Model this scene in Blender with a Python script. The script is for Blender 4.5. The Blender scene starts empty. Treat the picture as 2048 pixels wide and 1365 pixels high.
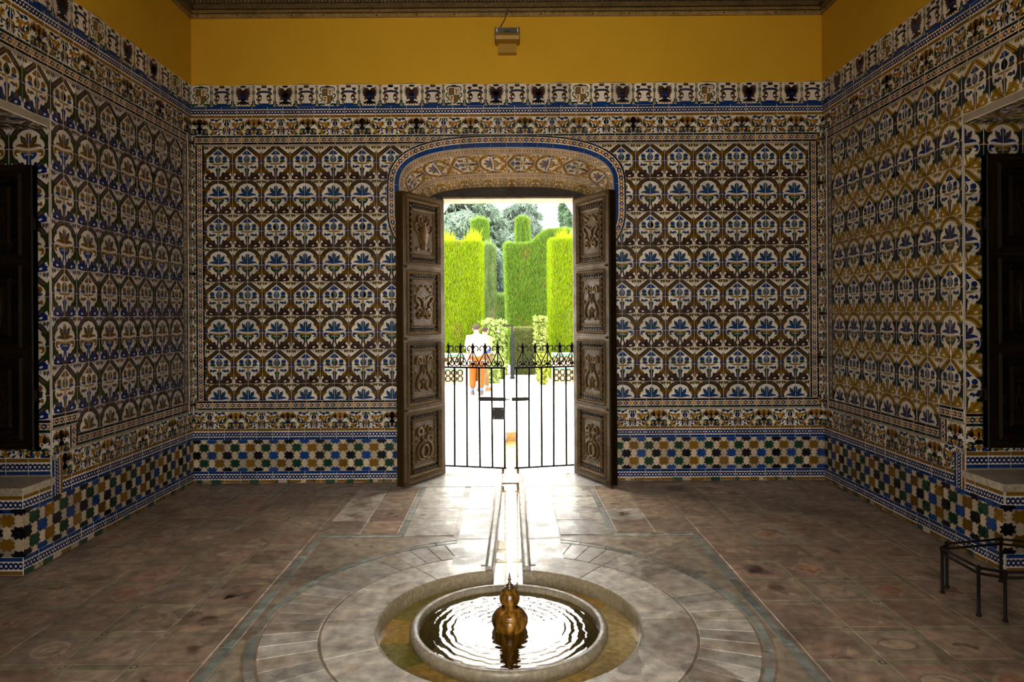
import bpy, math, random
import numpy as np
from mathutils import Vector, Matrix
rnd = random.Random(7)
nrg = np.random.default_rng(11)
PI = math.pi
SC = bpy.context.scene
COL = SC.collection

# ------------------------------------------------------------------ camera, sky, exposure
cam_d = bpy.data.cameras.new('camera')
cam = bpy.data.objects.new('camera', cam_d)
COL.objects.link(cam)
cam_d.sensor_width = 36.0
cam_d.lens = 24.0
cam_d.shift_x = 0.00586
cam_d.shift_y = -0.02563
cam_d.clip_start = 0.02
cam_d.clip_end = 300
cam.location = (0, 0, 1.65)
cam.rotation_euler = (Matrix.Rotation(PI / 2, 3, 'X') @ Matrix.Rotation(math.radians(-0.36), 3, 'Z')).to_euler()
SC.camera = cam

world = bpy.data.worlds.new('sky')
SC.world = world
world.use_nodes = True
bg = world.node_tree.nodes['Background']
bg.inputs[0].default_value = (1.0, 0.975, 0.93, 1)
bg.inputs[1].default_value = 1.0

sun_d = bpy.data.lights.new('sun', 'SUN')
sun_d.energy = 1.5
sun_d.angle = math.radians(25)
sun_d.color = (1.0, 0.95, 0.86)
sun = bpy.data.objects.new('sun', sun_d)
sun.rotation_euler = Vector((0.50, 0.22, -0.84)).to_track_quat('-Z', 'Y').to_euler()
COL.objects.link(sun)

SC.view_settings.view_transform = 'Standard'
SC.view_settings.look = 'None'
SC.view_settings.gamma = 1.0
SC.view_settings.use_curve_mapping = False
SC.view_settings.exposure = 3.66
SC.cycles.use_denoising = True
SC.cycles.max_bounces = 10
SC.cycles.diffuse_bounces = 5
SC.cycles.glossy_bounces = 4
SC.cycles.transparent_max_bounces = 8
SC.cycles.sample_clamp_indirect = 6.0
SC.cycles.caustics_reflective = False
SC.cycles.caustics_refractive = False

# ------------------------------------------------------------------ small helpers
def link(o, parent=None, M=None):
    COL.objects.link(o)
    if M is not None:
        o.matrix_basis = M
    if parent is not None:
        o.parent = parent
    return o

def tag(o, label=None, cat=None, group=None, kind=None):
    if label: o['label'] = label
    if cat: o['category'] = cat
    if group: o['group'] = group
    if kind: o['kind'] = kind
    return o

def empty(name, loc, rz=0.0):
    o = bpy.data.objects.new(name, None)
    COL.objects.link(o)
    o.location = loc
    o.rotation_euler = (0, 0, rz)
    o.empty_display_size = 0.1
    return o

def obj(name, me, mat=None, parent=None, M=None):
    if mat is not None and not me.materials:
        me.materials.append(mat)
    o = bpy.data.objects.new(name, me)
    return link(o, parent, M)

class MB:
    """mesh collector with one colour per face"""
    def __init__(self, col=(0.8, 0.8, 0.8)):
        self.v, self.f, self.c, self.col, self.sm = [], [], [], col, []
    def face(self, idx, col=None, smooth=False):
        self.f.append(idx); self.c.append(col or self.col); self.sm.append(smooth)
    def add(self, vs, fs, col=None, smooth=False):
        b = len(self.v)
        self.v.extend(vs)
        for f in fs:
            self.face([i + b for i in f], col, smooth)
    def poly(self, pts3, col=None):
        self.add(pts3, [list(range(len(pts3)))], col)
    def box(self, x0, x1, y0, y1, z0, z1, col=None, M=None):
        vs = [(x, y, z) for z in (z0, z1) for y in (y0, y1) for x in (x0, x1)]
        if M is not None: vs = [tuple(M @ Vector(p)) for p in vs]
        self.add(vs, [[0, 2, 3, 1], [4, 5, 7, 6], [0, 1, 5, 4], [2, 6, 7, 3], [0, 4, 6, 2], [1, 3, 7, 5]], col)
    def prism(self, pts, z0, z1, col=None):
        n = len(pts)
        vs = [(x, y, z0) for x, y in pts] + [(x, y, z1) for x, y in pts]
        fs = [list(range(n, 2 * n))] + [[i, (i + 1) % n, n + (i + 1) % n, n + i] for i in range(n)]
        self.add(vs, fs, col)
    def tube(self, pts, r, sides=6, col=None, closed=False):
        P = [Vector(p) for p in pts]
        n = len(P)
        b = len(self.v)
        up = None
        for i, p in enumerate(P):
            t = (P[min(i + 1, n - 1)] - P[max(i - 1, 0)]) if not closed else (P[(i + 1) % n] - P[i - 1])
            t.normalize()
            if up is None:
                up = Vector((0, 0, 1)) if abs(t.z) < 0.9 else Vector((1, 0, 0))
            a = t.cross(up)
            if a.length < 1e-4: a = t.cross(Vector((0.3, 1, 0.2)))
            a.normalize(); up = a.cross(t).normalized()
            rr = r[i] if isinstance(r, (list, tuple)) else r
            for k in range(sides):
                an = 2 * PI * k / sides
                q = p + a * (math.cos(an) * rr) + up * (math.sin(an) * rr)
                self.v.append(tuple(q))
        m = n if closed else n - 1
        for i in range(m):
            for k in range(sides):
                k2 = (k + 1) % sides; i2 = (i + 1) % n
                self.face([b + i * sides + k, b + i * sides + k2, b + i2 * sides + k2, b + i2 * sides + k], col, True)
        if not closed:
            self.face([b + k for k in range(sides)][::-1], col)
            self.face([b + (n - 1) * sides + k for k in range(sides)], col)
    def lathe(self, prof, c=(0, 0, 0), seg=24, col=None, caps=True, smooth=True):
        b = len(self.v); n = len(prof)
        for r, z in prof:
            for k in range(seg):
                a = 2 * PI * k / seg
                self.v.append((c[0] + r * math.cos(a), c[1] + r * math.sin(a), c[2] + z))
        for i in range(n - 1):
            for k in range(seg):
                k2 = (k + 1) % seg
                self.face([b + i * seg + k, b + i * seg + k2, b + (i + 1) * seg + k2, b + (i + 1) * seg + k], col, smooth)
        if caps:
            if prof[0][0] > 1e-5: self.face([b + k for k in range(seg)][::-1], col)
            if prof[-1][0] > 1e-5: self.face([b + (n - 1) * seg + k for k in range(seg)], col)
    def mesh(self, name):
        me = bpy.data.meshes.new(name)
        me.from_pydata([tuple(p) for p in self.v], [], self.f)
        at = me.color_attributes.new('Col', 'FLOAT_COLOR', 'CORNER')
        n = len(me.loops)
        arr = np.ones((n, 4), np.float32)
        k = 0
        for f, c in zip(self.f, self.c):
            arr[k:k + len(f), :3] = c
            k += len(f)
        at.data.foreach_set('color', arr.ravel())
        if any(self.sm):
            me.polygons.foreach_set('use_smooth', self.sm)
        me.update()
        return me
    def obj(self, name, mat, parent=None, M=None):
        return obj(name, self.mesh(name), mat, parent, M)

def smoothpath(P, n=4):
    P = [Vector(p) for p in P]
    out = []
    for i in range(len(P) - 1):
        p0, p1, p2, p3 = P[max(i - 1, 0)], P[i], P[i + 1], P[min(i + 2, len(P) - 1)]
        for k in range(n):
            t = k / n
            out.append(0.5 * ((2 * p1) + (p2 - p0) * t + (2 * p0 - 5 * p1 + 4 * p2 - p3) * t * t + (3 * p1 - p0 - 3 * p2 + p3) * t ** 3))
    out.append(P[-1])
    return out

# ------------------------------------------------------------------ materials
def mat_new(name):
    m = bpy.data.materials.new(name)
    m.use_nodes = True
    nt = m.node_tree
    b = nt.nodes['Principled BSDF']
    return m, nt, b

def N(nt, typ, **kw):
    n = nt.nodes.new(typ)
    for k, v in kw.items():
        if k.startswith('i_'):
            key = k[2:]
            key = int(key) if key.isdigit() else key.replace('_', ' ')
            n.inputs[key].default_value = v
        else:
            setattr(n, k, v)
    return n

def mixrgb(nt, a, b, fac, mode='MIX'):
    n = nt.nodes.new('ShaderNodeMix')
    n.data_type = 'RGBA'; n.blend_type = mode
    for sock, val in ((n.inputs[0], fac), (n.inputs[6], a), (n.inputs[7], b)):
        if hasattr(val, 'is_output') or isinstance(val, bpy.types.NodeSocket):
            nt.links.new(val, sock)
        else:
            sock.default_value = val if not isinstance(val, tuple) or len(val) == 4 else (*val, 1)
    return n.outputs[2]

def ramp(nt, val, p0, p1):
    n = nt.nodes.new('ShaderNodeMapRange')
    nt.links.new(val, n.inputs[0])
    n.inputs[1].default_value = p0; n.inputs[2].default_value = p1
    return n.outputs[0]

def attr_mat(name, rough=0.35, var=0.25, grime=0.35, grime_scale=2.0, grime_col=(0.1, 0.08, 0.06), bump=0.1, bump_scale=30.0,
             spec=0.5, metal=0.0, rough_var=0.15, fine=0.0, fine_scale=60.0, base=None, coat=0.0, gain=1.0, patches=False):
    """colour from the mesh (or BASE), per-object tint, large soft dirt, fine grain and a small relief"""
    m, nt, b = mat_new(name)
    L = nt.links
    if base is None:
        at = N(nt, 'ShaderNodeAttribute', attribute_name='Col'); c = at.outputs['Color']
    else:
        rgb = N(nt, 'ShaderNodeRGB'); rgb.outputs[0].default_value = (*base, 1); c = rgb.outputs[0]
    geo = N(nt, 'ShaderNodeNewGeometry')
    if gain != 1.0: c = mixrgb(nt, c, (gain, gain, gain), 1.0, 'MULTIPLY')
    if var:
        oi = N(nt, 'ShaderNodeObjectInfo')
        mr = N(nt, 'ShaderNodeMapRange'); L.new(oi.outputs['Random'], mr.inputs[0])
        mr.inputs[3].default_value = 1 - var; mr.inputs[4].default_value = 1 + var * 0.4
        c = mixrgb(nt, c, mr.outputs[0], 1.0, 'MULTIPLY')
    n1 = N(nt, 'ShaderNodeTexNoise'); L.new(geo.outputs['Position'], n1.inputs['Vector'])
    n1.inputs['Scale'].default_value = grime_scale; n1.inputs['Detail'].default_value = 5; n1.inputs['Roughness'].default_value = 0.65
    if grime:
        g = ramp(nt, n1.outputs[0], 0.48, 0.78)
        mu = N(nt, 'ShaderNodeMath', operation='MULTIPLY'); L.new(g, mu.inputs[0]); mu.inputs[1].default_value = grime
        c = mixrgb(nt, c, grime_col, mu.outputs[0])
    if patches:      # irregular chips of paler, pinker and darker stone worn into one another
        wn = N(nt, 'ShaderNodeTexNoise'); L.new(geo.outputs['Position'], wn.inputs['Vector']); wn.inputs['Scale'].default_value = 9; wn.inputs['Detail'].default_value = 4
        for sc, lo, hi, colr, k in ((6.5, .80, .84, (0.44, 0.29, 0.19), .62), (4.5, .85, .90, (0.10, 0.058, 0.035), .75), (11, .84, .88, (0.46, 0.38, 0.28), .55), (3.2, .80, .9, (0.19, 0.14, 0.12), .55)):
            ad = N(nt, 'ShaderNodeVectorMath', operation='MULTIPLY_ADD'); L.new(wn.outputs['Color'], ad.inputs[0]); ad.inputs[1].default_value = (.16, .16, 0); L.new(geo.outputs['Position'], ad.inputs[2])
            mpn = N(nt, 'ShaderNodeMapping'); mpn.inputs['Scale'].default_value = (1, 1, 0); mpn.inputs['Location'].default_value = (sc, sc * 2.3, 0); L.new(ad.outputs[0], mpn.inputs[0])
            vo = N(nt, 'ShaderNodeTexVoronoi'); vo.inputs['Scale'].default_value = sc; L.new(mpn.outputs[0], vo.inputs['Vector'])
            sp = N(nt, 'ShaderNodeSeparateColor'); L.new(vo.outputs['Color'], sp.inputs[0])
            mm = N(nt, 'ShaderNodeMath', operation='MULTIPLY'); L.new(ramp(nt, sp.outputs[0], lo, hi), mm.inputs[0]); L.new(wn.outputs[0], mm.inputs[1])
            m2 = N(nt, 'ShaderNodeMath', operation='MULTIPLY'); L.new(mm.outputs[0], m2.inputs[0]); m2.inputs[1].default_value = k * 1.15; m2.use_clamp = True
            c = mixrgb(nt, c, colr, m2.outputs[0])
    n2 = N(nt, 'ShaderNodeTexNoise'); L.new(geo.outputs['Position'], n2.inputs['Vector'])
    n2.inputs['Scale'].default_value = fine_scale; n2.inputs['Detail'].default_value = 4
    if fine:
        mr = N(nt, 'ShaderNodeMapRange'); L.new(n2.outputs[0], mr.inputs[0])
        mr.inputs[1].default_value = 0.3; mr.inputs[2].default_value = 0.7
        mr.inputs[3].default_value = 1 - fine; mr.inputs[4].default_value = 1 + fine * 0.5
        c = mixrgb(nt, c, mr.outputs[0], 1.0, 'MULTIPLY')
    L.new(c, b.inputs['Base Color'])
    mr = N(nt, 'ShaderNodeMapRange'); L.new(n1.outputs[0], mr.inputs[0])
    mr.inputs[1].default_value = 0.3; mr.inputs[2].default_value = 0.7
    mr.inputs[3].default_value = max(0.03, rough - rough_var); mr.inputs[4].default_value = rough + rough_var
    L.new(mr.outputs[0], b.inputs['Roughness'])
    b.inputs['Specular IOR Level'].default_value = spec
    b.inputs['Metallic'].default_value = metal
    if coat: b.inputs['Coat Weight'].default_value = coat
    if bump:
        bp = N(nt, 'ShaderNodeBump'); bp.inputs['Strength'].default_value = bump; bp.inputs['Distance'].default_value = 0.01
        n3 = N(nt, 'ShaderNodeTexNoise'); L.new(geo.outputs['Position'], n3.inputs['Vector'])
        n3.inputs['Scale'].default_value = bump_scale; n3.inputs['Detail'].default_value = 4
        L.new(n3.outputs[0], bp.inputs['Height']); L.new(bp.outputs[0], b.inputs['Normal'])
    return m

M_TILE = attr_mat('glazed_tile', rough=0.28, var=0.22, grime=0.25, grime_scale=2.5, grime_col=(0.05, 0.035, 0.02), bump=0.2, bump_scale=14, fine=0.2, fine_scale=90, spec=0.13)
M_STAR = attr_mat('glazed_star', rough=0.33, var=0.35, grime=0.35, grime_scale=4, bump=0.25, bump_scale=30, fine=0.25, fine_scale=120, spec=0.13)
M_GROUT = attr_mat('wall_mortar', rough=0.8, var=0, grime=0.5, grime_scale=6, bump=0.3, bump_scale=60)
M_PLASTER = attr_mat('ochre_plaster', rough=0.8, var=0, grime=0.25, grime_scale=1.3, grime_col=(0.42, 0.22, 0.02), bump=0.25, bump_scale=7, base=(0.60, 0.345, 0.022), spec=0.15)
M_FLOOR = attr_mat('worn_stone', rough=0.40, var=0.25, grime=0.6, grime_scale=2.6, grime_col=(0.15, 0.10, 0.06), bump=0.4, bump_scale=14, fine=0.45, fine_scale=14, rough_var=0.2, gain=1.42, patches=True)
M_MARBLE = attr_mat('white_marble', rough=0.3, var=0.15, grime=0.4, grime_scale=4, grime_col=(0.30, 0.27, 0.22), bump=0.3, bump_scale=10, fine=0.3, fine_scale=30, rough_var=0.18, spec=0.3)
M_WET = attr_mat('wet_stone', rough=0.2, var=0.15, grime=0.2, grime_scale=5, grime_col=(0.12, 0.07, 0.015), bump=0.3, bump_scale=25, fine=0.35, fine_scale=30)
M_STONE = attr_mat('fountain_stone', rough=0.4, var=0.1, grime=0.5, grime_scale=8, grime_col=(0.16, 0.12, 0.06), bump=0.4, bump_scale=30, fine=0.35, fine_scale=45)
M_WOOD = attr_mat('carved_wood', rough=0.45, var=0.1, grime=0.6, grime_scale=7, grime_col=(0.025, 0.016, 0.008), bump=0.3, bump_scale=60, fine=0.35, fine_scale=40, spec=0.12)
M_IRON = attr_mat('wrought_iron', rough=0.55, var=0.1, grime=0.2, grime_scale=20, grime_col=(0.06, 0.035, 0.02), bump=0.2, bump_scale=90, base=(0.010, 0.008, 0.008), spec=0.1)
M_BRONZE = attr_mat('old_bronze', rough=0.35, var=0, grime=0.5, grime_scale=40, grime_col=(0.03, 0.02, 0.015), bump=0.2, bump_scale=90, base=(0.16, 0.11, 0.07), metal=0.7)
M_PAINT = attr_mat('painted', rough=0.5, var=0, grime=0.2, grime_scale=8, bump=0.05, bump_scale=40)
M_MATTE = attr_mat('matt_paint', rough=0.9, var=0, grime=0.2, grime_scale=8, bump=0.05, bump_scale=40, spec=0.04)
M_GROUND = attr_mat('albero_sand', rough=0.9, var=0, grime=0.3, grime_scale=0.8, grime_col=(0.62, 0.5, 0.36), bump=0.2, bump_scale=20, fine=0.1, fine_scale=12)
M_CLOTH = attr_mat('cloth', gain=0.5, rough=0.9, var=0, grime=0.15, grime_scale=9, grime_col=(0.05, 0.03, 0.02), bump=0.3, bump_scale=12, spec=0.05)
M_SKIN = attr_mat('skin', gain=0.65, rough=0.55, var=0, grime=0, bump=0)

def spout_mat():
    m, nt, b = mat_new('wet_marble_spout')
    L = nt.links
    tc = N(nt, 'ShaderNodeTexCoord')
    mp = N(nt, 'ShaderNodeMapping'); mp.inputs['Scale'].default_value = (22, 22, 7); L.new(tc.outputs['Object'], mp.inputs[0])
    n = N(nt, 'ShaderNodeTexNoise'); n.inputs['Scale'].default_value = 1.6; n.inputs['Detail'].default_value = 5; L.new(mp.outputs[0], n.inputs[0])
    cr = N(nt, 'ShaderNodeValToRGB')
    e = cr.color_ramp.elements
    e[0].position = 0.30; e[0].color = (0.035, 0.018, 0.004, 1)
    e[1].position = 0.72; e[1].color = (0.42, 0.21, 0.045, 1)
    x = e.new(0.5); x.color = (0.14, 0.06, 0.006, 1)
    L.new(n.outputs[0], cr.inputs[0]); L.new(cr.outputs[0], b.inputs['Base Color'])
    b.inputs['Roughness'].default_value = 0.16
    bp = N(nt, 'ShaderNodeBump'); bp.inputs['Strength'].default_value = 0.35; bp.inputs['Distance'].default_value = 0.01
    L.new(n.outputs[0], bp.inputs['Height']); L.new(bp.outputs[0], b.inputs['Normal'])
    return m
M_SPOUT = spout_mat()

def water_mat(name, centre=None, tint=(1, 1, 1), amp=0.3):
    """thin clear water: what lies below shows through, the sky mirrors by the Fresnel law"""
    m = bpy.data.materials.new(name); m.use_nodes = True
    nt = m.node_tree; L = nt.links
    nt.nodes.remove(nt.nodes['Principled BSDF'])
    out = nt.nodes['Material Output']
    geo = N(nt, 'ShaderNodeNewGeometry')
    bp = N(nt, 'ShaderNodeBump'); bp.inputs['Strength'].default_value = amp; bp.inputs['Distance'].default_value = 0.01
    if centre:
        sub = N(nt, 'ShaderNodeVectorMath', operation='SUBTRACT'); L.new(geo.outputs['Position'], sub.inputs[0]); sub.inputs[1].default_value = centre
        wv = N(nt, 'ShaderNodeTexWave'); wv.wave_type = 'RINGS'; wv.rings_direction = 'Z'
        wv.inputs['Scale'].default_value = 7; wv.inputs['Distortion'].default_value = 3.5; wv.inputs['Detail'].default_value = 2; wv.inputs['Detail Scale'].default_value = 2.0
        L.new(sub.outputs[0], wv.inputs[0]); h = wv.outputs['Fac']
    else:
        nz = N(nt, 'ShaderNodeTexNoise'); nz.inputs['Scale'].default_value = 9; nz.inputs['Detail'].default_value = 2
        L.new(geo.outputs['Position'], nz.inputs[0]); h = nz.outputs[0]
    L.new(h, bp.inputs['Height'])
    fr = N(nt, 'ShaderNodeFresnel'); L.new(bp.outputs[0], fr.inputs[1])
    io = N(nt, 'ShaderNodeMapRange'); L.new(geo.outputs['Backfacing'], io.inputs[0]); io.inputs[3].default_value = 1.38; io.inputs[4].default_value = 1 / 1.38; L.new(io.outputs[0], fr.inputs[0])   # the sheet is not refracting, so both sides mirror alike
    gl = N(nt, 'ShaderNodeBsdfGlossy'); gl.inputs['Color'].default_value = (1, 1, 1, 1); gl.inputs['Roughness'].default_value = 0.01; L.new(bp.outputs[0], gl.inputs['Normal'])
    tr = N(nt, 'ShaderNodeBsdfTransparent'); tr.inputs[0].default_value = (*tint, 1)
    mx = N(nt, 'ShaderNodeMixShader'); L.new(fr.outputs[0], mx.inputs[0]); L.new(tr.outputs[0], mx.inputs[1]); L.new(gl.outputs[0], mx.inputs[2])
    L.new(mx.outputs[0], out.inputs[0])
    return m

def leaf_mat(name, transl=0.35, rough=0.7, spec=0.05, gain=0.8):
    m, nt, b = mat_new(name)
    L = nt.links
    at = N(nt, 'ShaderNodeAttribute', attribute_name='Col')
    col = mixrgb(nt, at.outputs[0], (gain, gain, gain), 1.0, 'MULTIPLY')
    L.new(col, b.inputs['Base Color'])
    b.inputs['Roughness'].default_value = rough
    b.inputs['Specular IOR Level'].default_value = spec
    tl = N(nt, 'ShaderNodeBsdfTranslucent'); L.new(col, tl.inputs[0])
    mx = N(nt, 'ShaderNodeMixShader'); mx.inputs[0].default_value = transl
    L.new(b.outputs[0], mx.inputs[1]); L.new(tl.outputs[0], mx.inputs[2])
    L.new(mx.outputs[0], nt.nodes['Material Output'].inputs[0])
    return m
M_LEAF = leaf_mat('cypress_leaf')
M_BARK = attr_mat('bark', rough=0.9, var=0, grime=0.5, grime_scale=6, bump=0.5, bump_scale=20)

# ------------------------------------------------------------------ 2-D shapes for the painted tiles
WHITE = (0.78, 0.70, 0.58); BLUE = (0.006, 0.040, 0.17); OCHRE = (0.27, 0.135, 0.008); BROWN = (0.020, 0.010, 0.005)
OLIVE = (0.048, 0.028, 0.011); GREEN = (0.009, 0.045, 0.019); BLACK = (0.005, 0.004, 0.006); SLATE = (0.032, 0.03, 0.082)
PLUM = (0.036, 0.015, 0.012); CREAM = (0.62, 0.49, 0.32); NAVY = (0.006, 0.018, 0.095); LEAF = (0.05, 0.10, 0.03); AMBER = (0.46, 0.20, 0.02)

def ell(cx, cy, rx, ry, rot=0.0, n=10):
    c, s = math.cos(rot), math.sin(rot)
    return [(cx + rx * math.cos(a) * c - ry * math.sin(a) * s, cy + rx * math.cos(a) * s + ry * math.sin(a) * c) for a in (2 * PI * k / n for k in range(n))]

def leaf(x0, y0, x1, y1, w, bend=0.0):
    dx, dy = x1 - x0, y1 - y0
    L = math.hypot(dx, dy); nx, ny = -dy / L, dx / L
    prof = [(0, .12), (.2, .75), (.42, 1), (.65, .72), (.85, .3)]
    a = [(x0 + dx * t + nx * (w / 2 * k + bend * math.sin(PI * t)), y0 + dy * t + ny * (w / 2 * k + bend * math.sin(PI * t))) for t, k in prof]
    b = [(x0 + dx * t + nx * (-w / 2 * k + bend * math.sin(PI * t)), y0 + dy * t + ny * (-w / 2 * k + bend * math.sin(PI * t))) for t, k in prof]
    return a + [(x1, y1)] + b[::-1]

def stroke(P, w, w1=None, n=3):
    Q = [(p.x, p.y) for p in smoothpath([(x, y, 0) for x, y in P], n)]
    m = len(Q); w1 = w if w1 is None else w1
    L, R = [], []
    for i, (x, y) in enumerate(Q):
        x0, y0 = Q[max(i - 1, 0)]; x1, y1 = Q[min(i + 1, m - 1)]
        dx, dy = x1 - x0, y1 - y0; l = math.hypot(dx, dy) or 1
        k = (w + (w1 - w) * i / (m - 1)) / 2
        L.append((x - dy / l * k, y + dx / l * k)); R.append((x + dy / l * k, y - dx / l * k))
    return L + R[::-1]

def rect(x0, x1, y0, y1):
    return [(x0, y0), (x1, y0), (x1, y1), (x0, y1)]

def area(p):
    return 0.5 * sum(p[i][0] * p[(i + 1) % len(p)][1] - p[(i + 1) % len(p)][0] * p[i][1] for i in range(len(p)))

def clip_half(p, a, b, c):
    """keep a*x + b*y <= c"""
    out = []
    n = len(p)
    for i in range(n):
        P, Q = p[i], p[(i + 1) % n]
        dp, dq = a * P[0] + b * P[1] - c, a * Q[0] + b * Q[1] - c
        if dp <= 0: out.append(P)
        if (dp < 0 < dq) or (dq < 0 < dp):
            t = dp / (dp - dq)
            out.append((P[0] + (Q[0] - P[0]) * t, P[1] + (Q[1] - P[1]) * t))
    return out

def clip_rect(p, x0, x1, y0, y1):
    for a, b, c in ((-1, 0, -x0), (1, 0, x1), (0, -1, -y0), (0, 1, y1)):
        p = clip_half(p, a, b, c)
        if len(p) < 3: return []
    return p

def mirror(shapes):
    return shapes + [([(-x, y) for x, y in p][::-1], z, c) for p, z, c in shapes]

def floral(pal):
    """two ogee medallions, x -1..1, v 0..4 downwards"""
    B1, BE, BC, LF, AC, KN, F1, F2, ST, GR = (pal[k] for k in ('band', 'edge', 'core', 'leaf', 'acan', 'knot', 'f1', 'f2', 'stem', 'green'))
    ST2 = pal['heart']
    S = []
    def a(p, z, c): S.append((p, z, c))
    W = pal['w']
    a(stroke([(-.06, -.05), (.40, .27), (.86, .58)], .25), 1, BE); a(stroke([(-.06, -.05), (.40, .27), (.86, .58)], .18), 2, B1); a(stroke([(-.06, -.05), (.40, .27), (.80, .54)], .05), 3, BC)
    tB = [(-.15, 2.06), (.15, 2.07), (.45, 2.17), (.70, 2.37), (.90, 2.66)]
    a(stroke(tB, .26), 1, BE); a(stroke(tB, .18), 2, B1); a(stroke(tB, .05), 3, BC)
    a([(1, .25), (.93, .38), (.80, .50), (.62, .50), (.46, .47), (.60, .56), (.73, .66), (.80, .80), (.79, .92), (1, .96)], 4, LF)
    a([(1, 2.25), (.93, 2.40), (.82, 2.52), (.64, 2.49), (.52, 2.42), (.60, 2.56), (.74, 2.70), (.81, 2.84), (.79, 2.93), (1, 2.97)], 4, LF)
    for v in (0, 2):
        a([(1, v + .48), (.90, v + .62), (.87, v + .86), (1, v + .9)], 5, ST2)
        a(ell(1, v + .96, .25, .15), 6, KN); a(ell(1, v + .82, .12, .07), 6, KN); a(ell(1, v + 1.1, .12, .07), 6, KN); a(ell(1, v + .96, .09, .05), 7, BE)
        bt = [(.84, v + 1.40), (.45, v + 1.71), (-.06, v + 2.06)]
        a(stroke(bt, .26), 1, BE); a(stroke(bt, .18), 2, B1); a(stroke(bt, .045), 3, BC)
        a([(1, v + .98), (.79, v + 1.0), (.79, v + 1.2), (.70, v + 1.38), (.54, v + 1.44), (.60, v + 1.53), (.80, v + 1.52), (.88, v + 1.58), (.95, v + 1.76), (1, v + 1.78)], 4, LF)
        a([(1, v + 1.0), (.9, v + 1.12), (.88, v + 1.32), (1, v + 1.48)], 5, ST2)
        a([(.32, v + 1.86), (.22, v + 1.70), (.25, v + 1.57), (.33, v + 1.50), (.43, v + 1.56), (.40, v + 1.66), (.48, v + 1.72)], 3, AC)
        a([(.10, v + 2.0), (.34, v + 1.80), (.58, v + 1.66), (.78, v + 1.66), (.84, v + 1.74), (.93, v + 1.76), (.88, v + 1.84), (.92, v + 1.92), (.76, v + 1.97), (.4, v + 1.99)], 3, AC)
        a(ell(.56, v + 1.86, .10, .045, -.25, 8), 4, W); a(leaf(.2, v + 1.97, .5, v + 1.76, .05), 4, BE)
        a(ell(.74, v + 2.09, .11, .10), 4, ST); a(ell(.74, v + 2.11, .045, .045), 5, BE); a(leaf(.92, v + 1.96, .86, v + 2.26, .1), 4, GR); a(leaf(.97, v + 1.98, .98, v + 2.24, .06), 3, ST)
        a([(.36, v + 2.02), (.60, v + 2.02), (.53, v + 2.13)], 3, AC); a([(.42, v + 2.04), (.55, v + 2.04), (.51, v + 2.10)], 4, W)
        a(stroke([(.80, v + .78), (.70, v + .62), (.55, v + .55)], .035), 5, ST); a(stroke([(.79, v + 1.2), (.69, v + 1.36), (.54, v + 1.42)], .035), 5, ST)
    # flower A
    a([(0, .19), (.09, .30), (.17, .31), (.20, .39), (.33, .42), (.26, .50), (0, .51)], 4, F1)
    a(ell(0, .78, .215, .20, 0, 14), 4, F1); a(leaf(0, .85, 0, .48, .3), 4, F1); a(leaf(0, .94, 0, .55, .27), 5, pal['rim']); a(leaf(0, .93, 0, .61, .19), 6, F2)
    a(ell(.47, .71, .17, .13), 4, F1); a(ell(.46, .90, .2, .07, -.1), 4, GR); a(leaf(.28, .82, .5, .82, .06), 5, ST)
    a(leaf(.0, 1.06, .58, 1.0, .12), 3, ST); a(rect(0, .07, .98, 1.45), 3, ST); a([(0, 1.28), (.14, 1.30), (.18, 1.42), (.1, 1.50), (0, 1.52)], 4, GR)
    a([(.16, 1.28), (.24, 1.16), (.38, 1.15), (.48, 1.20), (.62, 1.12), (.68, 1.22), (.64, 1.34), (.52, 1.28), (.40, 1.33), (.30, 1.26)], 4, F1); a(ell(.42, 1.23, .1, .035), 5, GR)
    a([(0, 1.46), (.13, 1.46), (.10, 1.74), (.05, 1.88), (0, 1.86)], 4, KN)
    # flower B
    a([(0, 2.27), (.06, 2.36), (.14, 2.41), (.12, 2.62), (.16, 2.76), (0, 2.8)], 5, F1)
    a([(.10, 2.78), (.17, 2.52), (.26, 2.50), (.42, 2.42), (.41, 2.60), (.36, 2.72), (.22, 2.80)], 4, F2); a(leaf(.16, 2.74, .36, 2.5, .1), 5, F1); a(ell(.02, 2.62, .07, .14), 6, GR)
    a([(0, 2.72), (.2, 2.79), (.36, 2.76), (.60, 2.82), (.66, 2.93), (.54, 2.89), (.3, 2.93), (0, 2.96)], 6, F1); a(leaf(.03, 2.86, .4, 2.84, .05), 7, F2)
    a([(0, 3.05), (.3, 3.04), (.54, 3.01), (.46, 3.12), (.2, 3.14), (0, 3.16)], 4, ST)
    a(ell(.61, 3.14, .145, .15), 4, F1); a(ell(.54, 3.19, .075, .055), 5, W)
    a([(0, 3.16), (.10, 3.14), (.36, 3.10), (.42, 3.2), (.27, 3.38), (.12, 3.43), (0, 3.43)], 3, GR); a(ell(.14, 3.22, .09, .035), 4, W); a(leaf(0, 3.36, .24, 3.14, .06), 5, F2)
    a([(0, 3.38), (.12, 3.40), (.13, 3.58), (.24, 3.82), (.12, 3.88), (.05, 3.62), (0, 3.55)], 4, AC)
    S = mirror(S)
    return S + [([(x, y - 4) for x, y in p], z, c) for p, z, c in S if max(q[1] for q in p) > 4] + [([(x, y + 4) for x, y in p], z, c) for p, z, c in S if min(q[1] for q in p) < 0]

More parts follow.
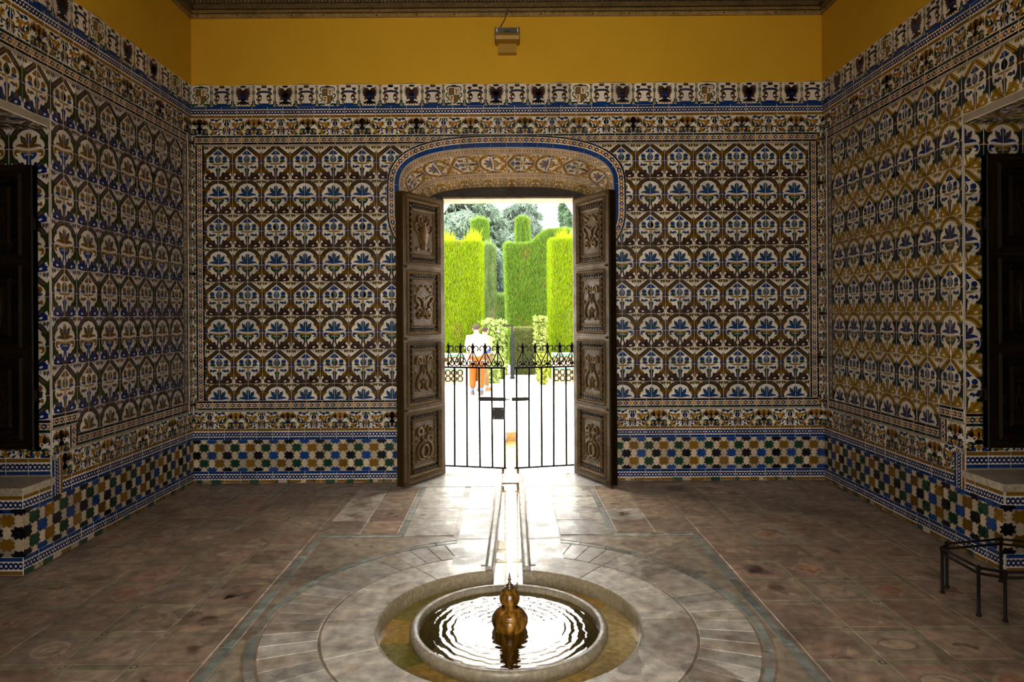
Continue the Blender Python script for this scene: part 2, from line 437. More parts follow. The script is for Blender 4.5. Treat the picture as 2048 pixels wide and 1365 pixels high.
PAL_B = dict(w=WHITE, band=OLIVE, edge=BROWN, core=(0.09, 0.06, 0.028), leaf=(0.135, 0.068, 0.006), acan=PLUM, knot=SLATE, f1=BLUE, f2=(0.02, 0.05, 0.06), stem=OCHRE, green=GREEN, heart=(0.045, 0.022, 0.005), rim=(0.35, 0.48, 0.46))
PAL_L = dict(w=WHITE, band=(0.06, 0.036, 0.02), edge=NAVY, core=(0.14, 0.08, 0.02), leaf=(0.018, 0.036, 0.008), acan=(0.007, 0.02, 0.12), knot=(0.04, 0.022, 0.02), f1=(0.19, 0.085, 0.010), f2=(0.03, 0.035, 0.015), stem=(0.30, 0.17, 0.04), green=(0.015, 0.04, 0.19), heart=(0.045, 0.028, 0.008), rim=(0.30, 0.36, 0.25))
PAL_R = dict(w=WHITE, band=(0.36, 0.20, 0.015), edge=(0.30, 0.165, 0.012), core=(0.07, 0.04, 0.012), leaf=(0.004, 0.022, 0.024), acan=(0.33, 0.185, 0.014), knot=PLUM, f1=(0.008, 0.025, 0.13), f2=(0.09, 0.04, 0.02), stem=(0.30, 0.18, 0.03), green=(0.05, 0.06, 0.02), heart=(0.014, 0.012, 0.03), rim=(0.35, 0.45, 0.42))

def grotesque():
    """mask, scrolls and urn: half repeat x 0..1.5, v 0..1"""
    S = []
    def a(p, z, c): S.append((p, z, c))
    # mask in the middle
    a(ell(0, .38, .2, .36), 2, OCHRE); a(leaf(.05, .45, .34, .02, .26), 2, AMBER); a(leaf(.1, .5, .46, .12, .2), 2, OCHRE)
    for x1, y1 in ((.30, .0), (.40, .06), (.47, .16), (.48, .3)):
        a(leaf(.2, .42, x1, y1, .07), 4, BROWN)
    a(ell(.17, .47, .09, .08), 5, WHITE); a(ell(.17, .47, .05, .05), 6, NAVY)
    a(leaf(.0, .2, 0, .5, .1), 4, BROWN); a(ell(0, .62, .16, .1), 4, SLATE); a(ell(0, .8, .1, .18), 3, OCHRE)
    a(leaf(.1, .72, .46, .62, .14), 4, GREEN); a(leaf(.1, .86, .5, .78, .16), 4, OCHRE); a(ell(.2, .92, .1, .09), 5, BLUE); a(leaf(.25, .98, .5, .9, .1), 4, BROWN)
    a(leaf(.2, .7, .3, .95, .1), 5, BROWN)
    # scroll
    a(stroke([(.62, .2), (.56, .42), (.62, .62), (.82, .68), (1.0, .58), (1.02, .4), (.9, .3), (.78, .36), (.8, .48)], .15, .07), 2, OCHRE)
    a(leaf(.56, .34, .72, .66, .16), 4, GREEN); a(leaf(.74, .64, 1.02, .62, .12), 4, NAVY)
    a(leaf(.85, .42, 1.12, .28, .18), 3, AMBER); a(leaf(1.0, .38, 1.26, .48, .12), 3, OCHRE)
    a(ell(.72, .1, .12, .07), 3, BLUE); a(ell(.94, .14, .1, .08), 3, NAVY); a(leaf(.6, .06, .9, .06, .08), 4, GREEN); a(leaf(1.0, .12, 1.2, .02, .1), 3, GREEN)
    a(leaf(.62, .78, .98, .96, .2), 3, OCHRE); a(ell(.9, .82, .07, .06), 4, NAVY); a(leaf(.54, .9, .76, .98, .1), 3, GREEN); a(ell(1.08, .74, .05, .09), 3, SLATE); a(leaf(1.0, .98, 1.2, .86, .1), 3, GREEN)
    # urn
    a(ell(1.5, .34, .14, .16), 3, SLATE); a(ell(1.5, .3, .16, .05), 4, BLUE); a(ell(1.5, .14, .1, .1), 3, GREEN); a(rect(1.42, 1.5, .5, .62), 3, OCHRE); a(ell(1.5, .72, .1, .14), 3, OCHRE); a(rect(1.45, 1.5, .8, 1.0), 3, OCHRE)
    g = random.Random(5)
    for k in range(46):
        x, y, an, L = g.uniform(.05, 1.48), g.uniform(.05, .95), g.uniform(0, 2 * PI), g.uniform(.12, .26)
        a(leaf(x, y, x + L * math.cos(an), y + L * math.sin(an), g.uniform(.06, .11), g.uniform(-.04, .04)), 1, g.choice([GREEN, OCHRE, BROWN, NAVY, (0.16, 0.09, 0.01), SLATE]))
    a(leaf(1.34, .98, 1.38, .7, .12), 4, BLUE); a(leaf(1.4, .5, 1.26, .72, .08), 4, BROWN); a(leaf(1.38, .06, 1.26, .3, .08), 3, GREEN)
    S = mirror(S)
    return S + [([(x + 3, y) for x, y in p], z, c) for p, z, c in S] + [([(x - 3, y) for x, y in p], z, c) for p, z, c in S]

def heraldic(kind):
    """shield, crowned pillars or two-headed eagle between candelabra; x -.5...5, v 0..1 with blue edge at the foot"""
    S = []
    def a(p, z, c): S.append((p, z, c))
    a(rect(.46, .5, .06, .95), 2, OCHRE); a(rect(.43, .5, .05, .09), 3, BROWN); a(ell(.5, .34, .07, .12), 3, (0.012, 0.06, 0.045)); a(ell(.5, .6, .05, .06), 3, OCHRE); a(ell(.5, .78, .08, .1), 3, (0.012, 0.05, 0.05)); a(leaf(.44, .84, .36, .98, .1), 3, GREEN)
    a(rect(0, .5, .955, 1.0), 4, BLUE)
    if kind == 'pillars':
        a(rect(.2, .32, .2, .85), 2, (0.30, 0.17, 0.03)); a(rect(.16, .36, .14, .2), 3, SLATE); a(rect(.18, .34, .2, .24), 3, BROWN)
        a(stroke([(-.03, .31), (.15, .32), (.28, .36), (.36, .44)], .1, .09), 4, SLATE); a(stroke([(-.03, .31), (.15, .32), (.3, .38)], .03), 5, NAVY)
        a(ell(.2, .56, .09, .13), 4, BROWN); a(ell(.2, .6, .05, .05), 5, WHITE); a(stroke([(.14, .66), (.26, .7), (.38, .64)], .07), 5, SLATE)
        a(rect(0, .4, .87, .96), 3, BLUE); a(rect(0, .24, .83, .9), 3, BLUE)
        a(ell(.0, .1, .14, .05), 3, OLIVE); a(leaf(.0, .12, .12, .0, .07), 3, OLIVE); a(leaf(0, .12, 0, -.02, .07), 3, OCHRE)
    elif kind == 'eagle':
        a(ell(0, .5, .15, .27), 3, (0.06, 0.03, 0.022))
        for k in range(7):
            t = k / 6
            a(leaf(.08, .40 + .16 * t, .28 + .12 * math.sin(PI * min(1, t + .15)), .06 + .66 * t, .1), 3, (0.075, 0.035, 0.028))
        a(leaf(.04, .36, .15, .12, .1), 4, BROWN); a(leaf(.1, .18, .24, .17, .06), 4, BROWN); a(ell(.0, .08, .15, .05), 3, OLIVE)
        a(ell(0, .48, .13, .08), 5, BLUE); a(rect(0, .1, .54, .58), 5, OCHRE); a(ell(.05, .64, .08, .09), 5, NAVY)
        a(leaf(.03, .72, .34, .92, .1), 3, BROWN); a(leaf(.03, .76, .16, .95, .08), 3, BROWN); a(leaf(.1, .82, .36, .78, .06), 3, BROWN); a(leaf(0, .7, 0, .95, .12), 3, BROWN)
    else:
        a([(-.24, .18), (.24, .18), (.26, .6), (.16, .82), (0, .9), (-.16, .82), (-.26, .6)], 2, BROWN)
        S.append(([(-.22, .2), (-.01, .2), (-.01, .49), (-.23, .49)], 3, (0.16, 0.10, 0.04)))
        S.append(([(.01, .2), (.22, .2), (.23, .49), (.01, .49)], 3, WHITE))
        S.append(([(-.23, .51), (-.01, .51), (-.01, .86), (-.14, .8), (-.23, .62)], 3, WHITE))
        S.append(([(.01, .51), (.23, .51), (.23, .62), (.14, .8), (.01, .86)], 3, (0.15, 0.11, 0.03)))
        for sx, sy in ((.11, .34), (-.12, .64)):
            S.append((stroke([(sx - .07, sy - .1), (sx + .04, sy - .02), (sx - .04, sy + .05), (sx + .06, sy + .1)], .06), 4, AMBER))
            S.append((leaf(sx - .02, sy, sx + .08, sy - .1, .06), 4, BROWN))
        S.append((rect(-.15, -.08, .28, .4), 4, OCHRE)); S.append((rect(.08, .15, .6, .7), 4, OCHRE))
        a(stroke([(.1, .12), (.26, .12), (.34, .22), (.28, .32)], .06, .04), 3, (0.02, 0.03, 0.03)); a(stroke([(.28, .4), (.38, .48), (.32, .6), (.24, .68), (.34, .78)], .06, .04), 3, (0.012, 0.05, 0.035))
        a(leaf(.1, .9, .4, .86, .1), 3, (0.012, 0.05, 0.035)); a(ell(0, .1, .14, .06), 3, OLIVE); a(ell(.34, .9, .06, .06), 3, GREEN)
    return mirror(S) if kind != 'shield' else S + [([(-x, y) for x, y in p][::-1], z, c) for p, z, c in S if min(q[0] for q in p) >= 0 and max(q[0] for q in p) > .24]

TH = 0.007          # tile thickness
LAY = 0.00025       # glaze layers, a quarter of a millimetre each

def tile_mb(w, h, base, shapes, clip=None, depth=TH, bev=0.0014, gap=0.0008):
    """one glazed tile centred on its own origin, x right, y up, z out; shapes in metres"""
    mb = MB(base)
    x, y = w / 2 - gap, h / 2 - gap
    outline = rect(-x, x, -y, y)
    inner = rect(-x + bev, x - bev, -y + bev, y - bev)
    if clip:
        for c in clip:
            outline = clip_half(outline, *c); inner = clip_half(inner, c[0], c[1], c[2] - bev)
        if len(outline) < 3 or abs(area(outline)) < 0.0006 or len(inner) < 3: return None
    if len(outline) == len(inner):
        n = len(outline)
        vs = [(a, b, 0) for a, b in outline] + [(a, b, depth - bev) for a, b in outline] + [(a, b, depth) for a, b in inner]
        fs = [[2 * n + i for i in range(n)]]
        for i in range(n):
            j = (i + 1) % n
            fs += [[i, j, n + j, n + i], [n + i, n + j, 2 * n + j, 2 * n + i]]
        mb.add(vs, fs, base)
    else:
        mb.prism(outline, 0, depth, base)
    for p, z, c in sorted(shapes, key=lambda s: s[1]):
        p = clip_rect(p, -x + bev, x - bev, -y + bev, y - bev)
        if clip:
            for q in clip:
                if len(p) >= 3: p = clip_half(p, q[0], q[1], q[2] - bev)
        if len(p) < 3: continue
        A = area(p)
        if abs(A) < 2e-6: continue
        if A < 0: p = p[::-1]
        mb.poly([(a, b, depth + LAY * z) for a, b in p], c)
    return mb

def to_tile(shapes, x0, v0, sx, sy, w, h):
    """shapes in pattern units -> metres about the middle of the tile whose top left corner is (x0, v0)"""
    out = []
    for p, z, c in shapes:
        q = [((x - x0) * sx - w / 2, h / 2 - (v - v0) * sy) for x, v in p]
        if max(a for a, b in q) < -w / 2 or min(a for a, b in q) > w / 2 or max(b for a, b in q) < -h / 2 or min(b for a, b in q) > h / 2: continue
        out.append((q, z, c))
    return out

def chain(w, y0, y1, n, cols, vertical=False, white=WHITE):
    """band of linked rings from y0 to y1 (about the middle), n rings along w"""
    S = []
    s = w / n; hh = (y1 - y0) / 2; yc = (y0 + y1) / 2
    for k in range(n):
        x = -w / 2 + s * (k + .5)
        c = cols[k % len(cols)]
        S.append((ell(x, yc, s * .62, hh * 1.02, 0, 12), 2, c))
        S.append((ell(x, yc, s * .25, hh * .38, 0, 8), 5, white)); S.append((leaf(x + s * .28, yc - hh * .7, x + s * .72, yc + hh * .7, hh * .34), 4, cols[(k + 1) % len(cols)]))
    return S

def strip(w, y0, y1, c, z=1):
    return (rect(-w, w, y0, y1), z, c)

UW = 0.1532         # length of a border tile
# ------------------------------------------------------------------ room
S_ = 0.004940
XL, XR, YB, YF, ZT = -3.102, 3.142, 6.745, 0.65, 4.90
def zw(y): return 1.65 + (630 - y) * S_
def xw(x): return (x - 1012) * S_
Z_DADO = zw(167.5)
XC, AH, ZS, AR, AN = 0.012, 1.0573, 2.915, 0.387, 2.8     # the arched opening in the back wall
def arch(xc, a, zs, rise, n=2.8, k=40):
    P = []
    for i in range(k + 1):
        t = PI - PI * i / k
        c, s = math.cos(t), math.sin(t)
        P.append((xc + a * math.copysign(abs(c) ** (2 / n), c), zs + rise * abs(s) ** (2 / n)))
    return P

GROUTC = (0.30, 0.25, 0.18)
FACE = {   # wall frames: x along the wall to the viewer's right, y up, z out of the wall
    'back': lambda u, z, n=0.0: Matrix(((1, 0, 0, u), (0, 0, -1, YB - n), (0, 1, 0, z), (0, 0, 0, 1))),
    'left': lambda u, z, n=0.0: Matrix(((0, 0, 1, XL + n), (1, 0, 0, u), (0, 1, 0, z), (0, 0, 0, 1))),
    'right': lambda u, z, n=0.0: Matrix(((0, 0, -1, XR - n), (-1, 0, 0, -u), (0, 1, 0, z), (0, 0, 0, 1))),
}
# back wall: sheet with the arched notch, closed behind by the masonry of the doorway
mb = MB(GROUTC)
ring = [(XL - .6, 0), (XC - AH, 0)] + arch(XC, AH, ZS, AR) + [(XC + AH, 0), (XR + .6, 0), (XR + .6, ZT), (XL - .6, ZT)]
mb.poly([(x, YB, z) for x, z in ring][::-1])
mb.box(XL - .6, -0.70, 7.1, 7.45, 0, ZT); mb.box(0.76, XR + .6, 7.1, 7.45, 0, ZT); mb.box(-0.70, 0.76, 7.1, 7.45, 2.95, ZT)
mb.box(XL - .62, XL - .6, YB, 7.45, 0, ZT); mb.box(XR + .6, XR + .62, YB, 7.45, 0, ZT)
WB = tag(mb.obj('wall_back', M_GROUT), 'tiled back wall with arched doorway onto the garden', 'wall', kind='structure')
# splayed sides of the doorway, plain plaster below the springing
def loft(mb, A, B, ya, yb, col):
    vs = [(x, ya, z) for x, z in A] + [(x, yb, z) for x, z in B]
    n = len(A)
    mb.add(vs, [[i, i + 1, n + i + 1, n + i] for i in range(n - 1)], col)
A0 = [(XC - AH, 0)] + arch(XC, AH, ZS, AR) + [(XC + AH, 0)]
A1 = [(XC + .015 - .92, 0)] + arch(XC + .015, .92, 2.855, .20) + [(XC + .015 + .92, 0)]
A2 = [(.03 - .86, 0)] + arch(.03, .86, 2.776, .20) + [(.03 + .86, 0)]
mb = MB((0.45, 0.38, 0.28))
loft(mb, A0, A1, YB, 7.0, None); loft(mb, A1, A2, 7.0, 7.1, None)
mb.obj('reveal', M_GROUT, WB)

# side walls, each with a wide opening whose benches flank a lower doorway
OPN = {'left': (XL, 4.65, 4.36, 1), 'right': (XR, 4.68, 4.31, -1)}
SILL_Z = 0.565
SOFF = 2.95
WS = {}
for side, (X, yj, yb, sg) in OPN.items():
    mb = MB(GROUTC)
    ym = 2 * 3.70 - yj; ymb = 2 * 3.70 - yb
    o = X - sg * 0.60
    P = [(YB, 0), (YB, ZT), (YF, ZT), (YF, 0), (ymb, 0), (ymb, SILL_Z - .03), (ym, SILL_Z - .03), (ym, SOFF - .02), (ym + .02, SOFF), (yj - .02, SOFF), (yj, SOFF - .02), (yj, SILL_Z - .03), (yb, SILL_Z - .03), (yb, 0)]
    pts = [(X, y, z) for y, z in P]
    mb.poly(pts if sg < 0 else pts[::-1])
    seq = P[3:] + P[:1]
    vs = [(X, y, z) for y, z in seq] + [(o, y, z) for y, z in seq]
    n = len(seq)
    mb.add(vs, [[i, i + 1, n + i + 1, n + i] for i in range(1, n - 2)])
    # outer face of the wall, unseen timber doors added to shut out side light
    mb.poly([(o, y, z) for y, z in ((YF, 0), (YB, 0), (YB, ZT), (YF, ZT))])
    for k in range(8):
        y0 = ym + (yj - ym) * k / 8; y1 = ym + (yj - ym) * (k + 1) / 8
        mb.box(o - .03 if sg > 0 else o - .01, o + .01 if sg > 0 else o + .03, y0 + .004, y1 - .004, 0, SOFF, (0.05, 0.035, 0.02))
    WS[side] = tag(mb.obj('wall_' + side, M_GROUT), f'tiled {side} side wall with a deep shuttered opening', 'wall', kind='structure')
# wall behind the camera, its doorway widened and heightened for the light
mb = MB((0.20, 0.16, 0.12))
for y in (YF, YF - .62):
    mb.poly([(x, y, z) for x, z in [(XL - .6, 0), (XC - 1.2, 0), (XC - 1.2, 4.1), (XC + 1.2, 4.1), (XC + 1.2, 0), (XR + .6, 0), (XR + .6, ZT), (XL - .6, ZT)]])
mb.box(XC - 1.22, XC - 1.2, YF - .62, YF, 0, 4.1); mb.box(XC + 1.2, XC + 1.22, YF - .62, YF, 0, 4.1); mb.box(XC - 1.22, XC + 1.22, YF - .62, YF, 4.1, 4.12)
tag(mb.obj('wall_front', M_GROUT), 'wall with open doorway facing the tiled back wall', 'wall', kind='structure')

# unseen gallery added before that doorway: roof and arch narrow the incoming light
mb = MB((0.50, 0.40, 0.30))
ga, gx, gy = 1.30, XC, -1.95
P = [(-5, -.1), (gx - ga, -.1), (gx - ga, 2.9)] + [(gx - ga * math.cos(t), 2.9 + 1.3 * math.sin(t)) for t in np.linspace(0, PI, 21)] + [(gx + ga, 2.9), (gx + ga, -.1), (5, -.1), (5, 4.8), (-5, 4.8)]
for y in (gy, gy + .2): mb.poly([(x, y, z) for x, z in P])
mb.box(-5, 5, gy, .03, 4.7, 4.85); mb.box(-5, -4.9, gy, .03, -.1, 4.8); mb.box(4.9, 5, gy, .03, -.1, 4.8)
tag(mb.obj('wall_added_gallery', M_GROUT), 'unseen gallery arch and roof added outside the front doorway to narrow the daylight', 'arch', kind='structure')

# ceiling and carved cornice
mb = MB((0.05, 0.035, 0.02))
mb.box(XL - .6, XR + .6, YF - .62, 7.45, ZT - .02, ZT + .15)
CE = tag(mb.obj('ceiling', M_WOOD), 'dark timber ceiling above the carved cornice', 'ceiling', kind='structure')
for k in range(9):
    b = MB((0.06, 0.04, 0.02)); x = XL + .35 + k * .69
    b.box(x - .05, x + .05, YF, YB, ZT - .12, ZT - .02); b.obj('beam', M_WOOD, CE)
ZC = zw(35)
TANW, DKW, MDW = (0.30, 0.20, 0.075), (0.045, 0.032, 0.018), (0.13, 0.09, 0.04)
def cornice(name, M, length, label):
    b = MB()
    def band(z0, z1, d, c): b.box(0, length, ZC + z0, ZC + z1, -.01, d, c, M)
    band(0, .038, .028, TANW); band(.038, .046, .022, DKW); band(.046, .072, .042, (0.22, 0.145, 0.055)); band(.072, .082, .03, DKW); band(.082, .125, .055, MDW); band(.125, .165, .05, DKW); band(.165, .21, .1, MDW); band(.21, .28, .14, DKW)
    t = tag(b.obj(name, M_WOOD), label, 'cornice', kind='structure')
    d = MB(MDW)
    k = 0.02
    while k < length:
        d.box(k, k + .022, ZC + .13, ZC + .16, .05, .075, (0.17, 0.12, 0.06), M); k += .036
    o = d.obj('dentil', M_WOOD, t); o['kind'] = 'stuff'
    for k in np.arange(.12, length, .43):
        n = MB((0.02, 0.015, 0.01)); kk = k + rnd.uniform(-.1, .1); n.lathe([(.0075, 0), (.006, .005), (0, .006)], seg=8)
        n.obj('nail', M_IRON, t, M @ Matrix.Translation((kk, ZC + .022, .028)))
    return t
cornice('trim_1', FACE['back'](XL, 0), XR - XL, 'carved wooden cornice above the yellow band of the back wall')
cornice('trim_2', FACE['left'](YF, 0), YB - YF, 'carved wooden cornice on the wall left of the doorway')
cornice('trim_3', FACE['right'](-YB, 0), YB - YF, 'carved wooden cornice on the wall right of the doorway')

# ochre plaster band
for side, par, u0, u1 in (('back', WB, XL, XR), ('left', WS['left'], YF, YB), ('right', WS['right'], -YB, -YF)):
    mb = MB(); n = 60
    zs = [Z_DADO + (0.008 * math.sin(k * 1.3) + .004 * math.sin(k * 3.1)) * (1 if 0 < k < n else 0) for k in range(n + 1)]
    pts = [(u0 + (u1 - u0) * k / n, zs[k]) for k in range(n + 1)] + [(u1, ZC + .05), (u0, ZC + .05)]
    mb.prism(pts, 0, .011)
    mb.obj('plaster', M_PLASTER, par, FACE[side](0, 0))

# ------------------------------------------------------------------ tiles on the walls
TW, TVH = 0.1421, 0.1675
Z_PAN = zw(290)                  # top of the flowered panels
ROWS = 15
TZ = [Z_PAN - TVH * (r + .5) for r in range(ROWS)]
FL = {}
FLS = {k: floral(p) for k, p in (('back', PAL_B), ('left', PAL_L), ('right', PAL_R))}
def floral_mesh(side, s, r, tw, clip=None):
    key = (side, s, r % 4, round(tw, 4))
    if clip is None and key in FL: return FL[key]
    sh = to_tile(FLS[side], -1 + s, r % 4, tw, TVH, tw, TVH)
    mb = tile_mb(tw, TVH, WHITE, sh, clip)
    me = mb.mesh('floral_tile') if mb else None
    if clip is None: FL[key] = me
    return me

def jig(s=0.0012, t=0.006):
    """slight unevenness of a hand-set tile"""
    return Matrix.Translation((rnd.gauss(0, s * .4), rnd.gauss(0, s * .4), abs(rnd.gauss(0, s)))) @ Matrix.Rotation(rnd.gauss(0, t), 4, 'X') @ Matrix.Rotation(rnd.gauss(0, t), 4, 'Y')

def put_all(name, items, parent, mat, stuffname, limit=300):
    """items: (distance, mesh, matrix); the LIMIT nearest become parts, the rest one joined part"""
    items.sort(key=lambda t: t[0])
    for d, me, M in items[:limit]:
        obj(name, me, mat, parent, M)
    rest = items[limit:]
    if rest:
        V, F, C = [], [], []
        for d, me, M in rest:
            b = len(V)
            V += [tuple(M @ v.co) for v in me.vertices]
            cl = me.color_attributes['Col'].data
            for p in me.polygons:
                F.append([b + i for i in p.vertices]); C.append(tuple(cl[p.loop_start].color[:3]))
        mb = MB(); mb.v, mb.f, mb.c, mb.sm = V, F, C, [False] * len(F)
        o = mb.obj(stuffname, mat, parent); o['kind'] = 'stuff'

EYE = Vector((0, 0, 1.65))
def item(me, M): return ((M.translation - EYE).length, me, M)

# --- back wall panel
x0 = xw(410)
items = []
apath = [(XC - AH, z) for z in np.linspace(0, ZS, 14)[:-1]] + arch(XC, AH, ZS, AR, k=60) + [(XC + AH, z) for z in np.linspace(ZS, 0, 14)[1:]]
def arch_clip(cx, cz, w, h, off):
    """half-plane (in tile coordinates) that keeps the tile outside the arched opening, or None if clear of it"""
    best = min(range(len(apath)), key=lambda i: (apath[i][0] - cx) ** 2 + (apath[i][1] - cz) ** 2)
    i0, i1 = max(best - 1, 0), min(best + 1, len(apath) - 1)
    tx, tz = apath[i1][0] - apath[i0][0], apath[i1][1] - apath[i0][1]
    l = math.hypot(tx, tz); nx, nz = -tz / l, tx / l          # outward (path runs left to right over the top)
    px, pz = apath[best]
    d = (cx - px) * nx + (cz - pz) * nz                        # distance outside the opening
    reach = abs(nx) * w / 2 + abs(nz) * h / 2
    if d - reach > off: return None
    if d + reach < off + .01: return False
    return (-nx, -nz, d - off)
for j in range(42):
    for r in range(ROWS):
        cx, cz = x0 + TW * (j + .5), TZ[r]
        off = 0.03 if cz > 2.4 else 0.0
        c = arch_clip(cx, cz, TW, TVH, off)
        if c is False: continue
        me = floral_mesh('back', j % 2, r, TW, [c] if c else None)
        if me is None: continue
        items.append(item(me, FACE['back'](cx, cz) @ jig()))
put_all('floral_tile', items, WB, M_TILE, 'upper_floral_tiling')

# --- border tiles
def b_blue(w=UW):       # blue line, ring chain, ochre line (top to foot), height 24 px
    h = 23.5 * S_
    y = h / 2
    k = S_
    sh = [strip(w, y - 5.5 * k, y - .3 * k, BLUE), strip(w, -y + .6 * k, -y + 5.6 * k, (0.22, 0.11, 0.014))] + chain(w, y - 16 * k, y - 6.8 * k, 5, [NAVY])
    return tile_mb(w, h, WHITE, sh), h
def b_dark(w=UW, n=5):  # green-black line, ochre and blue chain, black line, height 18 px
    h = 18.5 * S_
    y = h / 2; k = S_
    sh = [strip(w, y - 4.6 * k, y - .6 * k, (0.008, 0.025, 0.018)), strip(w, -y + .2 * k, -y + 4.2 * k, BLACK)] + chain(w, -y + 5.2 * k, y - 5.4 * k, n, [AMBER, NAVY])
    return tile_mb(w, h, WHITE, sh), h
mbb, H_BLUE = b_blue(); ME_BLUE = mbb.mesh('border_tile')
mbd, H_DARK = b_dark(); ME_DARK = mbd.mesh('border_tile')
FLIP = Matrix.Rotation(PI, 4, 'Z')
R90 = Matrix.Rotation(PI / 2, 4, 'Z')

GRO = grotesque()
GW, GH = 0.1778, 34.2 * S_
ME_G = [tile_mb(GW, GH, WHITE, to_tile(GRO, -.5 + k, 0, GW, GH, GW, GH)).mesh('grotesque_tile') for k in range(3)]
GVW = 13.0 * S_
ME_GV = [tile_mb(GW * .8, GVW, WHITE, to_tile(GRO, -.5 + k, .12, GW * .8, GVW / .75, GW * .8, GVW)).mesh('grotesque_tile') for k in range(3)]
HW, HH = 42.5 * S_, 44.6 * S_
ME_H = {k: tile_mb(HW, HH, WHITE, to_tile(heraldic(k), -.5, 0, HW, HH, HW, HH)).mesh('heraldic_tile') for k in ('shield', 'pillars', 'eagle')}
HSEQ = ['shield', 'pillars', 'eagle', 'pillars', 'eagle', 'pillars']

def run(face, u0, u1, z, pitch, meshes, lst, M2=None, skip=None, n=0.0, start=0):
    """a row of tiles from u0 to u1 at height z; the pitch is stretched a hair so that whole tiles fill it"""
    k = max(1, round((u1 - u0) / pitch)); p = (u1 - u0) / k
    for i in range(k):
        u = u0 + p * (i + .5)
        if skip and skip(u, p): continue
        M = FACE[face](u, z, n) @ jig(.0008, .004)
        M = M @ Matrix.Diagonal((p / pitch, 1, 1, 1))
        if M2 is not None: M = M @ M2
        lst.append(item(meshes[(i + start) % len(meshes)], M))

def runv(face, u, z0, z1, pitch, meshes, lst, n=0.0):
    k = max(1, round((z1 - z0) / pitch)); p = (z1 - z0) / k
    for i in range(k):
        M = FACE[face](u, z0 + p * (i + .5), n) @ jig(.0008, .004) @ R90 @ Matrix.Diagonal((p / pitch, 1, 1, 1))
        lst.append(item(meshes[i % len(meshes)], M))

ZB = dict(h=zw(189.8), b1=zw(222.3), g1=zw(251), d1=zw(277.6), d2=zw(808.3), g2=zw(837.5), b2=zw(865.6), b3=zw(951.3), star0=zw(877.2), star1=zw(939.6))
def door_skip(u, p): return abs(u - XC) < AH - .01 - p * .2
def over_skip(u, p): return False
# the arch trim lies over the lower border at the crown, so nothing is skipped above it
BT, GT, HT = [], [], []
run('back', XL, XR, ZB['h'], HW, [ME_H[k] for k in HSEQ], HT)
run('back', XL, XR, ZB['b1'], UW, [ME_BLUE], BT)
run('back', XL, XR, ZB['g1'], GW, ME_G, GT, start=0)
xa, xb = xw(393), xw(1637)
run('back', xa, xb, ZB['d1'], UW, [ME_DARK], BT)
for a, b in ((xa, XC - AH), (XC + AH, xb)):
    run('back', a, b, ZB['d2'], UW, [ME_DARK], BT, FLIP)
for a, b in ((XL, XC - AH), (XC + AH, XR)):
    run('back', a, b, ZB['g2'], GW, ME_G, GT, start=1)
    run('back', a, b, ZB['b2'], UW, [ME_BLUE], BT, FLIP)
    run('back', a, b, ZB['b3'], UW, [ME_BLUE], BT)
runv('back', xw(401.6), ZB['d2'] + H_DARK / 2, ZB['d1'] - H_DARK / 2, UW, [ME_DARK], BT)
for i in range(len(BT)): pass
runv('back', xw(1628), ZB['d2'] + H_DARK / 2, ZB['d1'] - H_DARK / 2, UW, [ME_DARK], BT)
runv('back', xw(386.7), ZB['g2'] + GH / 2, ZB['g1'] - GH / 2, GW * .8, ME_GV, GT)
runv('back', xw(1642.5), ZB['g2'] + GH / 2, ZB['g1'] - GH / 2, GW * .8, ME_GV, GT)
put_all('border_tile', BT, WB, M_TILE, 'border_tiling')
put_all('grotesque_tile', GT, WB, M_TILE, 'grotesque_tiling')
put_all('heraldic_tile', HT, WB, M_TILE, 'heraldic_tiling')

# --- star dado: eight-pointed stars and the cream pieces between them
PIT = 0.0752
def star_poly8(rx, ry):
    q = [(1, .46), (.55, .50), (.41, 1.0), (0, .70), (-.41, 1.0), (-.55, .50), (-1, .46), (-.70, 0), (-1, -.46), (-.55, -.50), (-.41, -1.0), (0, -.70), (.41, -1.0), (.55, -.50), (1, -.46), (.70, 0)]
    return [(x * rx, y * ry) for x, y in q]
def cream_poly():
    a, b = PIT * .37, PIT * .56
    q = [(a, .52 * b), (a * .74, .2 * b), (a, 0), (a * .74, -.2 * b), (a, -.52 * b), (a * .9, -b), (.25 * a, -b), (0, -b * .84), (-.25 * a, -b), (-a * .9, -b), (-a, -.52 * b), (-a * .74, -.2 * b), (-a, 0), (-a * .74, .2 * b), (-a, .52 * b), (-a * .9, b), (-.25 * a, b), (0, b * .84), (.25 * a, b), (a * .9, b)]
    return q
def star_mesh(col, ymin=None, ymax=None):
    p = star_poly8(PIT * .71, PIT * .60)
    if ymin is not None: p = clip_half(p, 0, -1, -ymin)
    if ymax is not None: p = clip_half(p, 0, 1, ymax)
    if area(p) < 0: p = p[::-1]
    mb = MB(col); mb.prism(p, 0, .0075); return mb.mesh('star_tile')
SC_COL = {'g': (0.009, 0.045, 0.022), 'o': (0.20, 0.095, 0.008), 'k': (0.008, 0.006, 0.010), 'b': (0.008, 0.045, 0.19)}
SM = {(c, h): star_mesh(SC_COL[c], *{0: (None, None), 1: (None, 0.0), -1: (0.0, None)}[h]) for c in SC_COL for h in (0, 1, -1)}
_p = cream_poly(); _p = _p if area(_p) > 0 else _p[::-1]
_m = MB(CREAM); _m.prism(_p, 0, .0062); ME_CREAM = _m.mesh('cream_tile')
ST_MID = (ZB['star0'] + ZB['star1']) / 2
ST_H = ZB['star0'] - ZB['star1']
